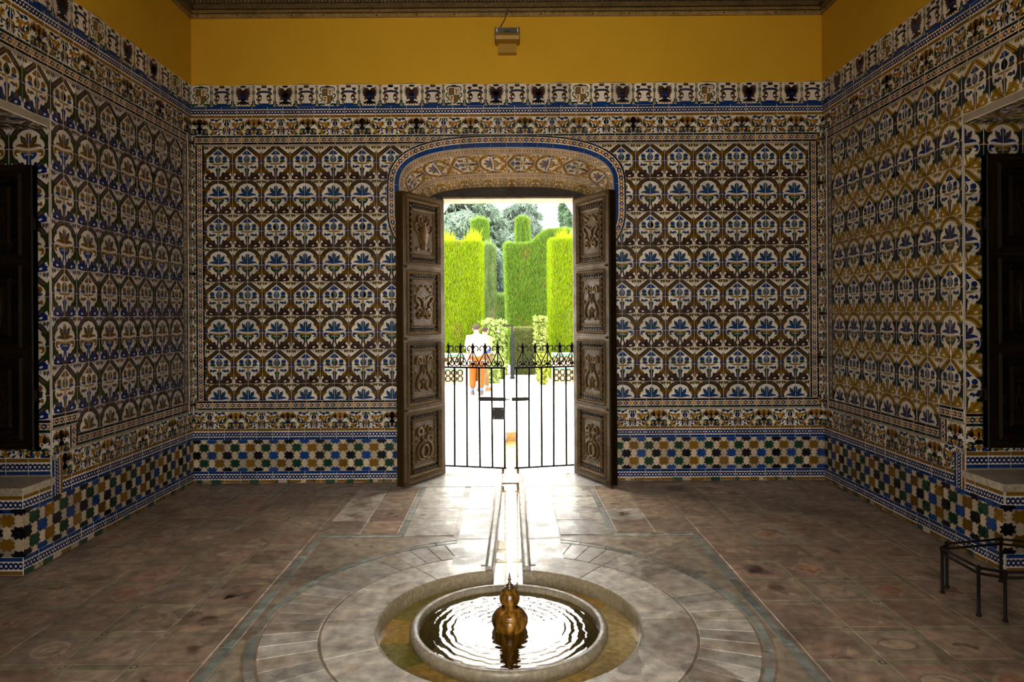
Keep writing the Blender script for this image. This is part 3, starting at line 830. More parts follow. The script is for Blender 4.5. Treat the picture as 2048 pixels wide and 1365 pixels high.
def stars(face, u0, u1, par, flip=0):
    nst, ncr, combs = [], [], MB((0.03, 0.025, 0.02))
    k = round((u1 - u0) / PIT); p = (u1 - u0) / k
    rp = ST_H / 4.0
    bed = MB((0.50, 0.41, 0.28)); bed.box(u0 + .002, u1 - .002, ZB['star1'] + .002, ZB['star0'] - .002, -.002, .0018, None, FACE[face](0, 0)); bed.obj('dado_bed', M_STAR, par)
    for row in range(5):
        z = ST_MID + (2 - row) * rp
        for i in range(k):
            u = u0 + p * (i + .5)
            if (i + row + flip) % 2 == 0:
                if row % 2 == 1: c = 'g' if ((i + (row - 1) // 2 * 0) // 2) % 2 == 0 else 'o'
                else: c = 'k' if (i // 2) % 2 == 0 else 'b'
                h = 1 if row == 0 else (-1 if row == 4 else 0)
                nst.append(item(SM[(c, h)], FACE[face](u, z) @ jig(.0006, .01)))
            elif 0 < row < 4:
                ncr.append(item(ME_CREAM, FACE[face](u, z) @ jig(.0006, .008)))
            elif row in (0, 4):
                m = FACE[face](u, z + (-rp * .29 if row == 0 else rp * .29)) @ jig(.0006, .008) @ Matrix.Diagonal((1, .5, 1, 1))
                ncr.append(item(ME_CREAM, m))
            if (i + row + flip) % 2 == 0:
                for sx in (-1, 1):
                    for sz in (-1, 1):
                        for q in range(3):
                            uu = u + sx * (PIT * .40 + q * .0075); zz = z + sz * rp * .62
                            if abs(zz - ST_MID) > ST_H / 2 - .004 or not (u0 < uu < u1): continue
                            combs.box(-.0016, .0016, -.0075, .0075, 0, .0035, None, FACE[face](uu, zz))
    put_all('star_tile', nst, par, M_STAR, 'star_tiling')
    put_all('cream_tile', ncr, par, M_STAR, 'cream_tiling')
    o = combs.obj('comb_inlay', M_STAR, par); o['kind'] = 'stuff'
def checks(face, u0, u1, par):
    z = zw(964.0 - 2.6); h = .036
    k = round((u1 - u0) / .094); p = (u1 - u0) / k
    for i in range(k):
        c = [(0.02, 0.07, 0.045), (0.52, 0.42, 0.29)][i % 2]
        m = tile_mb(p * (.92 if i % 2 else 1.0), h, c, [])
        m.obj('plinth_tile', M_STAR, par, FACE[face](u0 + p * (i + .5), h / 2 + .001) @ jig(.001, .01))
for a, b in ((XL, XC - AH), (XC + AH, XR)):
    stars('back', a, b, WB, 0 if a < 0 else 1)
    checks('back', a, b, WB)

# --- arch trim: black line, chain, blue band, and the flowered soffit
def curl(z): return .13 * (max(0, 2.66 - z) / .30) ** 2
tp = [(XC - AH + curl(z), z) for z in np.linspace(2.36, ZS, 20)[:-1]] + arch(XC, AH, ZS, AR, k=90) + [(XC + AH - curl(z), z) for z in np.linspace(ZS, 2.36, 20)[1:]]
cum = [0.0]
for i in range(1, len(tp)): cum.append(cum[-1] + math.dist(tp[i], tp[i - 1]))
def on_path(P, C, s):
    s = min(max(s, 0), C[-1] - 1e-6)
    i = max(0, int(np.searchsorted(C, s) - 1)); i = min(i, len(P) - 2)
    t = (s - C[i]) / max(C[i + 1] - C[i], 1e-9)
    x = P[i][0] + (P[i + 1][0] - P[i][0]) * t; z = P[i][1] + (P[i + 1][1] - P[i][1]) * t
    j0, j1 = max(i - 1, 0), min(i + 2, len(P) - 1)
    tx, tz = P[j1][0] - P[j0][0], P[j1][1] - P[j0][1]
    l = math.hypot(tx, tz)
    return x, z, -tz / l, tx / l
def sub_rect(x0, x1, y0, y1, n=6):
    return [(x0 + (x1 - x0) * i / n, y0) for i in range(n + 1)] + [(x1 - (x1 - x0) * i / n, y1) for i in range(n + 1)]
npc = round(cum[-1] / UW)
pl = cum[-1] / npc
for i in range(npc):
    s0 = pl * i
    mb = MB(WHITE); g = .0015
    def mp(x, y, z):
        X, Z, nx, nz = on_path(tp, cum, s0 + x)
        return (X + nx * y, YB - z, Z + nz * y)
    sh = [(sub_rect(g, pl - g, 0, .124), 0, WHITE), (sub_rect(g, pl - g, .003, .048), 1, BLUE), (sub_rect(g, pl - g, .105, .122), 1, BLACK)]
    for p, z, c in chain(pl, .055, .099, 5, [AMBER, NAVY]): sh.append(([(x + pl / 2, y) for x, y in p], z, c))
    d = .0125
    out = sub_rect(g, pl - g, 0, .124)
    n = len(out)
    vs = [mp(x, y, 0) for x, y in out] + [mp(x, y, d) for x, y in out]
    mb.add(vs, [[k, (k + 1) % n, n + (k + 1) % n, n + k] for k in range(n)], (0.10, 0.16, 0.4))
    for p, z, c in sh:
        if area(p) < 0: p = p[::-1]
        mb.poly([mp(x, y, d + LAY * z) for x, y in p], c)
    mb.obj('arch_tile', M_TILE, WB)

# soffit tiles: three depth zones along the arch
def resample(P, n):
    C = [0.0]
    for i in range(1, len(P)): C.append(C[-1] + math.dist(P[i], P[i - 1]))
    return [on_path(P, C, C[-1] * i / n)[:2] for i in range(n + 1)]
NS = 240
f0 = resample(arch(XC, AH, ZS, AR, k=120), NS); f1 = resample(arch(XC + .015, .92, 2.855, .20, k=120), NS); f2 = resample(arch(.03, .86, 2.776, .20, k=120), NS)
def soff(A, B, ya, yb, t, q, z):
    t = min(max(t, 0), 1) * NS; i = min(int(t), NS - 1); f = t - i
    ax, az = A[i][0] + (A[i + 1][0] - A[i][0]) * f, A[i][1] + (A[i + 1][1] - A[i][1]) * f
    bx, bz = B[i][0] + (B[i + 1][0] - B[i][0]) * f, B[i][1] + (B[i + 1][1] - B[i][1]) * f
    x, y, zz = ax + (bx - ax) * q, ya + (yb - ya) * q, az + (bz - az) * q
    tx, tz = A[i + 1][0] - A[i][0], A[i + 1][1] - A[i][1]; l = math.hypot(tx, tz) or 1
    return (x + tz / l * z, y - .25 * z, zz - tx / l * z)
SFP = dict(PAL_B); SFP.update(w=(0.80, 0.64, 0.46), band=(0.22, 0.12, 0.03), edge=(0.36, 0.20, 0.05), heart=(0.2, 0.1, 0.02), leaf=(0.36, 0.20, 0.03), acan=(0.30, 0.15, 0.04), f1=(0.10, 0.10, 0.16), green=(0.2, 0.14, 0.05), f2=(0.16, 0.1, 0.05))
SF = floral(SFP)
NM = 16
for i in range(NM):                         # flowered pieces of the middle zone
    mb = MB((0.70, 0.58, 0.44))
    r = i % 4
    def mp(u, v, z): return soff(f0, f1, YB, 7.0, (i + v) / NM, .20 + .60 * u, .004 + z)
    for q in range(8):
        va, vb = .01 + .98 * q / 8, .01 + .98 * (q + 1) / 8
        mb.poly([mp(0, va, 0), mp(1, va, 0), mp(1, vb, 0), mp(0, vb, 0)])
    for p, z, c in SF:
        p0 = [((x + 1) / 2, v - r) for x, v in p]
        for h in range(4):
          p = clip_rect(p0, .01, .99, max(.02, h / 4), min(.98, (h + 1) / 4))
          if len(p) < 3 or abs(area(p)) < 1e-4: continue
          mb.poly([mp(u, v, .0012 + LAY * z * 1.6) for u, v in p], c)
    mb.obj('soffit_tile', M_TILE, WB)
for zone, (qa, qb) in enumerate(((.0, .17), (.83, 1.0))):      # ring chains on both edges
    for i in range(28):
        mb = MB((0.66, 0.54, 0.40))
        def mp(u, v, z): return soff(f0, f1, YB, 7.0, (i + u) / 28, qa + (qb - qa) * v, .004 + z)
        mb.poly([mp(u, v, 0) for u, v in sub_rect(.01, .99, 0, 1, 4)])
        for p, z, c in chain(1, .2, .8, 3, [(0.36, 0.18, 0.03), (0.14, 0.11, 0.12)]):
            mb.poly([mp(u + .5, v, LAY * z * 1.6) for u, v in p], c)
        mb.poly([mp(u, v, LAY) for u, v in sub_rect(.01, .99, .88, .98, 4)], (0.25, 0.13, 0.03)); mb.poly([mp(u, v, LAY) for u, v in sub_rect(.01, .99, .02, .12, 4)], (0.25, 0.13, 0.03))
        mb.obj('soffit_border', M_TILE, WB)
for i in range(24):                         # ochre frieze on the inner edge
    mb = MB((0.62, 0.45, 0.24))
    def mp(u, v, z): return soff(f1, f2, 7.0, 7.1, (i + u) / 24, v, .004 + z)
    mb.poly([mp(u, v, 0) for u, v in sub_rect(.01, .99, 0, 1, 4)])
    for p, z, c in GRO:
        p = clip_rect([(x + .5 - i % 3, v) for x, v in p], .02, .98, .02, .98)
        if len(p) < 3 or abs(area(p)) < 1e-4: continue
        mb.poly([mp(u, v, LAY * z * 1.6) for u, v in p], tuple(a * .6 + b * .4 for a, b in zip(c, (0.4, 0.24, 0.05))))
    mb.obj('soffit_frieze', M_TILE, WB)

# --- side walls
for side, (X, yj, yb, sg) in OPN.items():
    par = WS[side]
    U = (lambda y: y) if side == 'left' else (lambda y: -y)      # wall coordinate of a depth
    def rng(ya, ybk): return (ya, ybk) if side == 'left' else (-ybk, -ya)
    yfar = 6.55
    tw = (yfar - yj) / 14
    step_y, step2 = yfar - tw * 12, yj + .045
    IT, BT, GT, HT = [], [], [], []
    j = 0
    y = yfar
    while y - tw > 0.7:
        c = y - tw / 2
        for r in range(ROWS):
            z = TZ[r]
            if c < step_y and r == ROWS - 1 and c > 2.75: continue
            clip = None
            if yj + .0 > c - tw / 2 and c + tw / 2 > 2 * 3.7 - yj and z - TVH / 2 < SOFF:
                if c + tw / 2 < yj or z + TVH / 2 < SOFF and False:
                    if z < SOFF: continue
                if c > yj - tw and c + tw / 2 > yj: clip = 'y'
                if z + TVH / 2 < SOFF and c + tw / 2 <= yj: continue
            cl = None
            if clip == 'y' and z - TVH / 2 < SOFF - .02:
                cl = [(-1, 0, c - yj)] if side == 'left' else [(1, 0, c - yj)]
            elif c < yj and z - TVH / 2 < SOFF < z + TVH / 2 and c > 2 * 3.7 - yj:
                cl = [(0, -1, z - SOFF)]
            elif c < yj and z < SOFF and c > 2 * 3.7 - yj: continue
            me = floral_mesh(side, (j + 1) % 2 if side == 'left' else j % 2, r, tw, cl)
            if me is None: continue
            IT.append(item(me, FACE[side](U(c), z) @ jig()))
        y -= tw; j += 1
    put_all('floral_tile', IT, par, M_TILE, 'floral_tiling')
    a, b = rng(0.75, YB)
    run(side, a, b, ZB['h'], HW, [ME_H[k] for k in HSEQ], HT, start=3 if side == 'left' else 1)
    run(side, a, b, ZB['b1'], UW, [ME_BLUE], BT)
    run(side, a, b, ZB['g1'], GW, ME_G, GT)
    yd = yfar + H_DARK
    a, b = rng(0.75, yd); run(side, a, b, ZB['d1'], UW, [ME_DARK], BT)
    a, b = rng(step_y, yd); run(side, a, b, ZB['d2'], UW, [ME_DARK], BT, FLIP)
    a, b = rng(yj, step_y + H_DARK * 0); run(side, a, b, ZB['d2'] + TVH, UW, [ME_DARK], BT, FLIP)
    us = U(step_y + H_DARK / 2) if False else U(step_y - H_DARK / 2)
    runv(side, us, ZB['d2'] - H_DARK / 2, ZB['d2'] + TVH - H_DARK / 2, UW, [ME_DARK], BT, .002)
    a, b = rng(step2, YB); run(side, a, b, ZB['g2'], GW, ME_G, GT)
    a, b = rng(yj, step_y - H_DARK); run(side, a, b, ZB['g2'] + TVH, GW, ME_G, GT, n=.001)
    a, b = rng(step2, YB); run(side, a, b, ZB['b2'], UW, [ME_BLUE], BT, FLIP)
    a, b = rng(yb, step2 - .02); run(side, a, b, SILL_Z - .05 - H_BLUE / 2, UW, [ME_BLUE], BT, FLIP)
    runv(side, U(step2), ZB['b2'] - H_BLUE / 2, SILL_Z + H_BLUE, UW, [ME_BLUE], BT, .003)
    a, b = rng(yb, YB); run(side, a, b, ZB['b3'], UW, [ME_BLUE], BT); stars(side, a, b, par, 0); checks(side, a, b, par)
    uv = U(yfar + H_DARK / 2); runv(side, uv, ZB['d2'] + H_DARK / 2, ZB['d1'] - H_DARK / 2, UW, [ME_DARK], BT)
    uv = U((yfar + H_DARK + YB) / 2); runv(side, uv, ZB['g2'] + GH / 2, ZB['g1'] - GH / 2, GW * .8, ME_GV, GT, .001)
    put_all('border_tile', BT, par, M_TILE, 'border_tiling'); put_all('grotesque_tile', GT, par, M_TILE, 'grotesque_tiling'); put_all('heraldic_tile', HT, par, M_TILE, 'heraldic_tiling')
    # far jamb of the opening, facing the room's front: flowered tiles, bands and the dado below the bench
    def JF(x, z, yy=yj): return Matrix(((1, 0, 0, x), (0, 0, -1, yy), (0, 1, 0, z), (0, 0, 0, 1)))
    lo, hi = (X - .60, X) if side == 'left' else (X, X + .60)
    z = SILL_Z + .012 + H_BLUE / 2
    for i in range(4):
        obj('jamb_border', ME_BLUE, M_TILE, par, JF(X - sg * UW * (i + .5), z) @ FLIP)
    for i in range(4):
        obj('jamb_grotesque', ME_G[i % 3], M_TILE, par, JF(X - sg * GW * (i + .5), z + H_BLUE / 2 + GH / 2))
        obj('jamb_chain', ME_DARK, M_TILE, par, JF(X - sg * UW * (i + .5), z + H_BLUE / 2 + GH + H_DARK / 2) @ FLIP)
    zz = z + H_BLUE / 2 + GH + H_DARK
    r = 14
    while zz < SOFF - .02:
        r -= 1
        for i in range(5):
            cx = (X - tw * (i + .5)) if side == 'left' else (X + tw * (i + .5))
            me = floral_mesh(side, (i + 1) % 2, r, tw)
            obj('jamb_tile', me, M_TILE, par, JF(cx, zz + TVH / 2) @ jig())
        zz += TVH
    # soffit of the opening
    for i in range(3):
        for k in range(10):
            me = floral_mesh(side, i % 2, k, tw)
            cx = (X - tw * (i + .5)) if side == 'left' else (X + tw * (i + .5))
            Ms = Matrix(((1, 0, 0, cx), (0, 1, 0, yj - .01 - TVH * (k + .5)), (0, 0, -1, SOFF), (0, 0, 0, 1))) @ Matrix.Diagonal((1, -1, 1, 1))
            obj('soffit_tile', me, M_TILE, par, Ms)
    # end of the bench, facing forward
    for z, m2, me, w_ in ((ZB['b3'], None, ME_BLUE, UW), (SILL_Z - .05 - H_BLUE / 2, FLIP, ME_BLUE, UW)):
        for i in range(4):
            M = JF(lo + w_ * (i + .5), z, yb)
            obj('bench_border', me, M_TILE, par, M @ m2 if m2 else M)
    rp = ST_H / 4
    for row in range(5):
        for i in range(8):
            cx = (X - PIT * (i + .2)) if side == 'left' else (X + PIT * (i + .2)); zc = ST_MID + (2 - row) * rp
            if (i + row) % 2 == 0:
                c = 'k' if row % 2 == 0 else 'og'[(i // 2) % 2]
                obj('star_tile', SM[(c, 1 if row == 0 else (-1 if row == 4 else 0))], M_STAR, par, JF(cx, zc, yb))
            elif 0 < row < 4:
                obj('cream_tile', ME_CREAM, M_STAR, par, JF(cx, zc, yb))
    # marble bench slab
    mb = MB((0.48, 0.40, 0.28))
    e = .025
    xs = (X - .60, X + e) if side == 'left' else (X - e, X + .60)
    mb.box(xs[0], xs[1], yb - e, yj - .002, SILL_Z - .032, SILL_Z); mb.box(xs[0] + .006, xs[1] - .006, yb - e + .006, yj - .002, SILL_Z - .05, SILL_Z - .032)
    t = tag(mb.obj('bench_slab', M_STONE), f'worn marble slab seat under the shutter in the {side} wall', 'bench', None)

# ------------------------------------------------------------------ floor, water channel, fountain pit
FX, FY = 0.004, 3.70
R_PIT, R_OUT, R_IN = 0.715, 0.533, 0.487
GAL_Y = 9.40
def chx(y): return 0.0 + 0.0129 * (y - 4.2)
def chw(y): return max(0.082, 0.097 - 0.0073 * (y - 4.2))
a0 = math.asin(chw(4.4) / R_PIT)
circ = [(FX + R_PIT * math.sin(t), FY + R_PIT * math.cos(t)) for t in np.linspace(a0, 2 * PI - a0, 73)]
ys = np.linspace(GAL_Y, 4.42, 12)
notch = [(chx(y) + chw(y), y) for y in ys] + circ + [(chx(y) - chw(y), y) for y in ys[::-1]]
mb = MB((0.23, 0.17, 0.11))
out = [(6.5, GAL_Y)] + notch + [(-6.5, GAL_Y), (-6.5, -4), (6.5, -4)]
mb.poly([(x, y, -.006) for x, y in out][::-1])
n = len(notch)
mb.add([(x, y, -.006) for x, y in notch] + [(x, y, -.20) for x, y in notch], [[i, i + 1, n + i + 1, n + i] for i in range(n - 1)], (0.36, 0.28, 0.16))
mb.box(-6.5, -.02, GAL_Y - .02, GAL_Y, -.3, -.006); mb.box(.18, 6.5, GAL_Y - .02, GAL_Y, -.3, -.006)
FLR = tag(mb.obj('floor', M_FLOOR), 'worn stone floor with round pit and narrow channel', 'floor', kind='structure')

def slab(name, pts, z, col, mat, inlay=(), th=.02, par=FLR):
    if area(pts) < 0: pts = pts[::-1]
    m = MB(col)
    cx = sum(p[0] for p in pts) / len(pts); cy = sum(p[1] for p in pts) / len(pts)
    q = [(x - cx, y - cy) for x, y in pts]
    k = max(max(abs(x), abs(y)) for x, y in q); s = 1 - .002 / max(k, .01)
    nn = len(q)
    vs = [(x, y, -th) for x, y in q] + [(x, y, -.0015) for x, y in q] + [(x * s, y * s, 0) for x, y in q]
    m.add(vs, [[2 * nn + i for i in range(nn)]] + [[i, (i + 1) % nn, nn + (i + 1) % nn, nn + i] for i in range(nn)] + [[nn + i, nn + (i + 1) % nn, 2 * nn + (i + 1) % nn, 2 * nn + i] for i in range(nn)])
    for p, zz, c in inlay:
        if area(p) < 0: p = p[::-1]
        m.poly([(x, y, .0003 * zz) for x, y in p], c)
    return m.obj(name, mat, par, Matrix.Translation((cx, cy, z)) @ Matrix.Rotation(rnd.gauss(0, .0015), 4, 'X') @ Matrix.Rotation(rnd.gauss(0, .0015), 4, 'Y'))

def shade(f, c):
    return tuple(v * f for v in c)
RED = [(0.29, 0.185, 0.125), (0.32, 0.205, 0.14), (0.26, 0.175, 0.125), (0.31, 0.235, 0.16), (0.25, 0.19, 0.14), (0.34, 0.235, 0.16)]
BANDC = (0.27, 0.225, 0.14); PALE = (0.40, 0.30, 0.20); GREY = (0.43, 0.395, 0.335); TEAL = (0.17, 0.19, 0.17)
def inlay(kind, s):
    h = s / 2
    if kind == 0:  return [(ell(0, 0, h * .62, h * .62, 0, 20), 1, PALE), (ell(0, 0, h * .50, h * .50, 0, 20), 2, rnd.choice(RED)), (ell(0, 0, h * .3, h * .3, 0, 16), 3, PALE)]
    if kind == 1:  return [([(0, h * .8), (h * .8, 0), (0, -h * .8), (-h * .8, 0)], 1, PALE), ([(0, h * .62), (h * .62, 0), (0, -h * .62), (-h * .62, 0)], 2, (0.36, 0.17, 0.09))]
    if kind == 2:  return [(ell(0, 0, h * .7, h * .45, 0, 20), 1, (0.20, 0.15, 0.11)), (ell(0, 0, h * .6, h * .36, 0, 20), 2, PALE)]
    if kind == 3:  return [([(-h * .8, -h * .7), (h * .1, -h * .5), (h * .7, h * .4), (-h * .3, h * .6)], 1, rnd.choice(RED)), ([(h * .2, -h * .8), (h * .8, -h * .6), (h * .6, 0)], 1, PALE)]
    if kind == 4:
        return [([(rnd.uniform(-.8, .8) * h, rnd.uniform(-.8, .8) * h) for _ in range(3)], 1, rnd.choice(RED + [PALE, (0.16, 0.11, 0.08)])) for _ in range(7)]
    return []
# squared carpets of reddish slabs left and right of the middle
G = 0.338; SB = .052
for sg in (-1, 1):
    for i in range(5):
        for j in range(-1, 12):
            x = sg * (1.40 + SB * .5 + G * (i + .5)); y = 2.93 + G * (j + .5) - .05
            w = G - SB
            x0, x1, y0, y1 = x - w / 2, x + w / 2, y - w / 2, y + w / 2
            if x0 < XL + .01: x0 = XL + .01
            if x1 > XR - .01: x1 = XR - .01
            y1 = min(y1, YB - .01)
            if x1 - x0 < .05 or y1 - y0 < .05: continue
            k = rnd.choice([0, 1, 2, 3, 4, 4, 3, 5])
            if x1 - x0 < .2 or y1 - y0 < .2: k = 5
            slab('floor_slab', rect(x0, x1, y0, y1), rnd.uniform(-.001, .0008), rnd.choice(RED), M_FLOOR, inlay(k, w))
            # olive strips between the slabs and the small dark squares where they cross
            slab('floor_strip', rect(x0, x1, y1 + .003, min(y1 + SB - .003, YB - .005)), -.0012, BANDC, M_FLOOR) if y1 + .02 < YB else None
            if abs(x) + w / 2 + SB < 3.0:
                xs = (x1 + .003, x1 + SB - .003) if sg > 0 else (x0 - SB + .003, x0 - .003)
                slab('floor_strip', rect(xs[0], xs[1], y0, y1), -.0012, BANDC, M_FLOOR)
                if y1 + SB < YB - .03:
                    xc = (xs[0] + xs[1]) / 2; s2 = SB / 2 - .004
                    inl = [(ell(0, 0, s2 * .85, s2 * .85, 0, 12), 1, (0.06, 0.06, 0.055)), (ell(0, 0, s2 * .5, s2 * .5, 0, 10), 2, PALE)] if rnd.random() < .5 else [(rect(-s2 * .9, s2 * .9, -s2 * .9, s2 * .9), 1, (0.10, 0.10, 0.09)), (rect(-s2 * .6, s2 * .6, -s2 * .6, s2 * .6), 2, PALE)]
                    slab('floor_corner', rect(xc - s2, xc + s2, y1 + .003, y1 + SB - .003), -.001, BANDC, M_FLOOR, inl)
# dark green-grey strips framing the middle
for sg in (-1, 1):
    y = 2.55
    while y < 5.1:
        slab('frame_strip', rect(sg * 1.40 - .025, sg * 1.40 + .025, y + .003, min(y + .42, 5.12)), -.001, shade(rnd.uniform(.8, 1.7), TEAL), M_FLOOR); y += .425
    y = 5.15
    while y < 6.6:
        slab('frame_strip', rect(sg * .80 - .02, sg * .80 + .02, y + .003, y + .35), -.001, shade(rnd.uniform(.9, 2.2), TEAL), M_FLOOR); y += .36
    for k in range(3):
        x = .80 + .2 * k
        slab('frame_strip', rect(sg * x + .003, sg * (x + .2) - .003 * sg, 5.10, 5.14), -.001, shade(rnd.uniform(.9, 2), TEAL), M_FLOOR)
# worn slabs beside the strip to the door
for sg in (-1, 1):
    for i in range(2):
        for j in range(5):
            x0, x1 = .83 + i * .29, .83 + (i + 1) * .29 - .006
            y0, y1 = 5.17 + j * .315, 5.17 + (j + 1) * .315 - .006
            p = rect(x0, x1, y0, min(y1, YB - .005)); p = p if sg > 0 else [(-x, y) for x, y in p]
            slab('floor_slab', p, rnd.uniform(-.001, .0005), tuple(c * .95 for c in rnd.choice(RED[2:] + [GREY])), M_FLOOR, inlay(rnd.choice([3, 4, 5]), .28))
    for j in range(4):
        y0 = 5.12 + j * .36
        x0 = .40; x1 = .775
        p = rect(x0, x1, y0, y0 + .354); p = p if sg > 0 else [(-x, y) for x, y in p]
        slab('floor_slab', p, rnd.uniform(-.001, .0005), tuple(c * 1.05 for c in GREY), M_FLOOR, inlay(rnd.choice([4, 5, 5]), .34))
# ring of grey stones round the fountain, then a sunburst of small pieces, then the spandrels
def sector(r0, r1, t0, t1, n=5):
    return [(FX + r0 * math.sin(t), FY + r0 * math.cos(t)) for t in np.linspace(t0, t1, n)] + [(FX + r1 * math.sin(t), FY + r1 * math.cos(t)) for t in np.linspace(t1, t0, n)]
t_c = math.asin(.155 / R_PIT)
NR = 13
for k in range(NR):
    t0 = t_c + (2 * PI - 2 * t_c) * k / NR + .004; t1 = t_c + (2 * PI - 2 * t_c) * (k + 1) / NR - .004
    slab('ring_slab', sector(R_PIT + .002, .985, t0, t1, 8), rnd.uniform(-.0015, .001), shade(rnd.uniform(1.0, 1.2), (0.45, 0.41, 0.34)), M_FLOOR, th=.05)
for k in range(56):
    t0 = .26 + (2 * PI - .52) * k / 56 + .003; t1 = .26 + (2 * PI - .52) * (k + 1) / 56 - .003
    slab('sunburst_piece', sector(1.0, 1.285, t0, t1, 3), rnd.uniform(-.001, .0006), shade(rnd.uniform(.85, 1.1), (GREY if k % 3 else (0.42, 0.37, 0.29))), M_FLOOR)
for k in range(40):
    t0 = .26 + (2 * PI - .52) * k / 40 + .002; t1 = .26 + (2 * PI - .52) * (k + 1) / 40 - .002
    slab('ring_strip', sector(1.30, 1.345, t0, t1, 3), -.001, shade(rnd.uniform(.9, 1.9), TEAL), M_FLOOR)
for q in range(4):
    for half in (0, 1):
        t0 = PI / 4 + q * PI / 2
        ts = np.linspace(t0 - .62 * (1 - half), t0 + .62 * half, 6)
        arcp = [(FX + 1.36 * math.sin(t), FY + 1.36 * math.cos(t)) for t in ts]
        cxn, cyn = FX + 1.365 * math.copysign(1, math.sin(t0)), FY + 1.365 * math.copysign(1, math.cos(t0))
        def onb(t):
            s, c = math.sin(t), math.cos(t); m = 1.365 / max(abs(s), abs(c)); return (FX + s * m, FY + c * m)
        p = arcp + ([onb(ts[-1])] if half else [(cxn, cyn)]) + ([(cxn, cyn)] if half else [onb(ts[0])])
        slab('spandrel_slab', p, -.0008, shade(rnd.uniform(.9, 1.1), (0.33, 0.27, 0.19)), M_FLOOR, [(ell(0, .0, .045, .03, k, 8), 1, rnd.choice([(0.22, 0.25, 0.27), PALE, TEAL])) for k in range(1)])
# white slabs and rolled kerb beside the channel
for sg in (-1, 1):
    for y0, y1 in ((4.40, 4.50), (4.505, 5.02), (5.025, 5.80), (5.805, 6.55)):
        if y0 < 4.45: continue
        p = [(chx(y0) + sg * .15, y0), (chx(y1) + sg * .15, y1), (chx(y1) + sg * .375, y1), (chx(y0) + sg * .375, y0)]
        slab('channel_slab', p, rnd.uniform(-.0005, .001), shade(rnd.uniform(.92, 1.05), (0.50, 0.475, 0.42)), M_MARBLE)
    y = 4.43
    for L_ in (.55, .62, .50, .60, .52):
        y1 = min(y + L_ - .006, 7.06)
        m = MB((0.50, 0.46, 0.39))
        prof = [(-.026, -.03), (-.026, .006), (-.016, .017), (0, .021), (.016, .017), (.026, .006), (.026, -.03)]
        A = [(chx(y) + sg * (chw(y) + .027) + a, y, z) for a, z in prof]; B = [(chx(y1) + sg * (chw(y1) + .027) + a, y1, z) for a, z in prof]
        m.add(A + B, [[i, i + 1, 7 + i + 1, 7 + i] for i in range(6)], None, True); m.add(A, [list(range(7))[::-1]]); m.add(B, [list(range(7))])
        m.obj('channel_kerb', M_MARBLE, FLR)
        y = y1 + .006
# threshold and gallery floor
for sg in (-1, 1):
    for x0, x1 in ((.15, .62), (.625, 1.04)):
        slab('threshold_slab', [(sg * x0 + .03, 6.56), (sg * x1, 6.56), (sg * x1, 7.09), (sg * x0 + .03, 7.09)], rnd.uniform(0, .001), (0.52, 0.50, 0.45), M_MARBLE)
    for i in range(6):
        for j in range(3):
            x0, x1 = .17 + i * .8, .17 + (i + 1) * .8 - .006
            y0, y1 = 7.10 + j * .765, 7.10 + (j + 1) * .765 - .006
            slab('gallery_slab', [(sg * x0 + .05, y0), (sg * x1 + .05, y0), (sg * x1 + .05, y1), (sg * x0 + .05, y1)], rnd.uniform(-.0005, .0005), shade(rnd.uniform(.93, 1.03), (0.80, 0.77, 0.70)), M_MARBLE)
# channel bed and pit bed
y = 4.32
i = 0
while y < GAL_Y:
    y1 = min(y + .26, GAL_Y)
    p = [(chx(y) - chw(y) - .004, y), (chx(y) + chw(y) + .004, y), (chx(y1) + chw(y1) + .004, y1 - .004), (chx(y1) - chw(y1) - .004, y1 - .004)]
    if y < 6.8: slab('channel_bed', p, -.105, shade(rnd.uniform(.85, 1.1), (0.34, 0.22, 0.08)), M_WET)
    else: slab('channel_bed', p, -.055 + .0, shade(rnd.uniform(.85, 1.1), (0.20, 0.11, 0.03)), M_WET)
    y = y1; i += 1
for k in range(14):
    t0 = 2 * PI * k / 14 + .1; t1 = 2 * PI * (k + 1) / 14 + .094
    slab('pit_bed', sector(.48, R_PIT + .02, t0, t1, 8), -.092 + rnd.uniform(-.002, .002), rnd.choice([(0.72, 0.47, 0.12), (0.74, 0.52, 0.18), (0.58, 0.38, 0.08), (0.76, 0.60, 0.30), (0.36, 0.33, 0.06), (0.66, 0.42, 0.1)]), M_WET)
for k in range(22):
    t0 = a0 + (2 * PI - 2 * a0) * k / 22; t1 = a0 + (2 * PI - 2 * a0) * (k + 1) / 22 - .006
    ts = np.linspace(t0, t1, 5)
    m = MB((0.34, 0.27, 0.16)); vs = []
    for r, z in ((R_PIT + .0, -.002), (R_PIT - .012, -.012), (R_PIT - .014, -.19)):
        vs += [(FX + r * math.sin(t), FY + r * math.cos(t), z) for t in ts]
    m.add(vs, [[a * 5 + q, a * 5 + q + 1, a * 5 + 5 + q + 1, a * 5 + 5 + q] for a in range(2) for q in range(4)], None, True)
    m.obj('pit_lining', M_STONE, FLR)

# fountain basin
BAS = empty('fountain_basin', (FX, FY, -.15))
tag(BAS, 'round stone fountain basin sunk in the floor before the doorway', 'fountain')
zo = .15
mb = MB((0.34, 0.28, 0.19))
mb.lathe([(R_OUT - .035, -.02), (R_OUT - .03, .045), (R_OUT - .012, .075), (R_OUT - .004, .09), (R_OUT, .105), (R_OUT - .001, .122), (R_OUT - .007, .133), (R_OUT - .016, .136), (R_IN + .008, .134), (R_IN + .001, .128), (R_IN, .115), (R_IN - .006, .02), (R_IN - .02, -.12)], seg=96, caps=False)
mb.obj('rim', M_STONE, BAS)
mb = MB((0.10, 0.09, 0.012)); mb.lathe([(0.0, -.14), (R_IN - .05, -.135), (R_IN - .01, -.10)], seg=64, caps=False)
mb.obj('bowl', M_WET, BAS)
WZ = -.046
M_WATER = water_mat('basin_ripples', (FX, FY, 0), (0.55, 0.52, 0.30), 0.065)
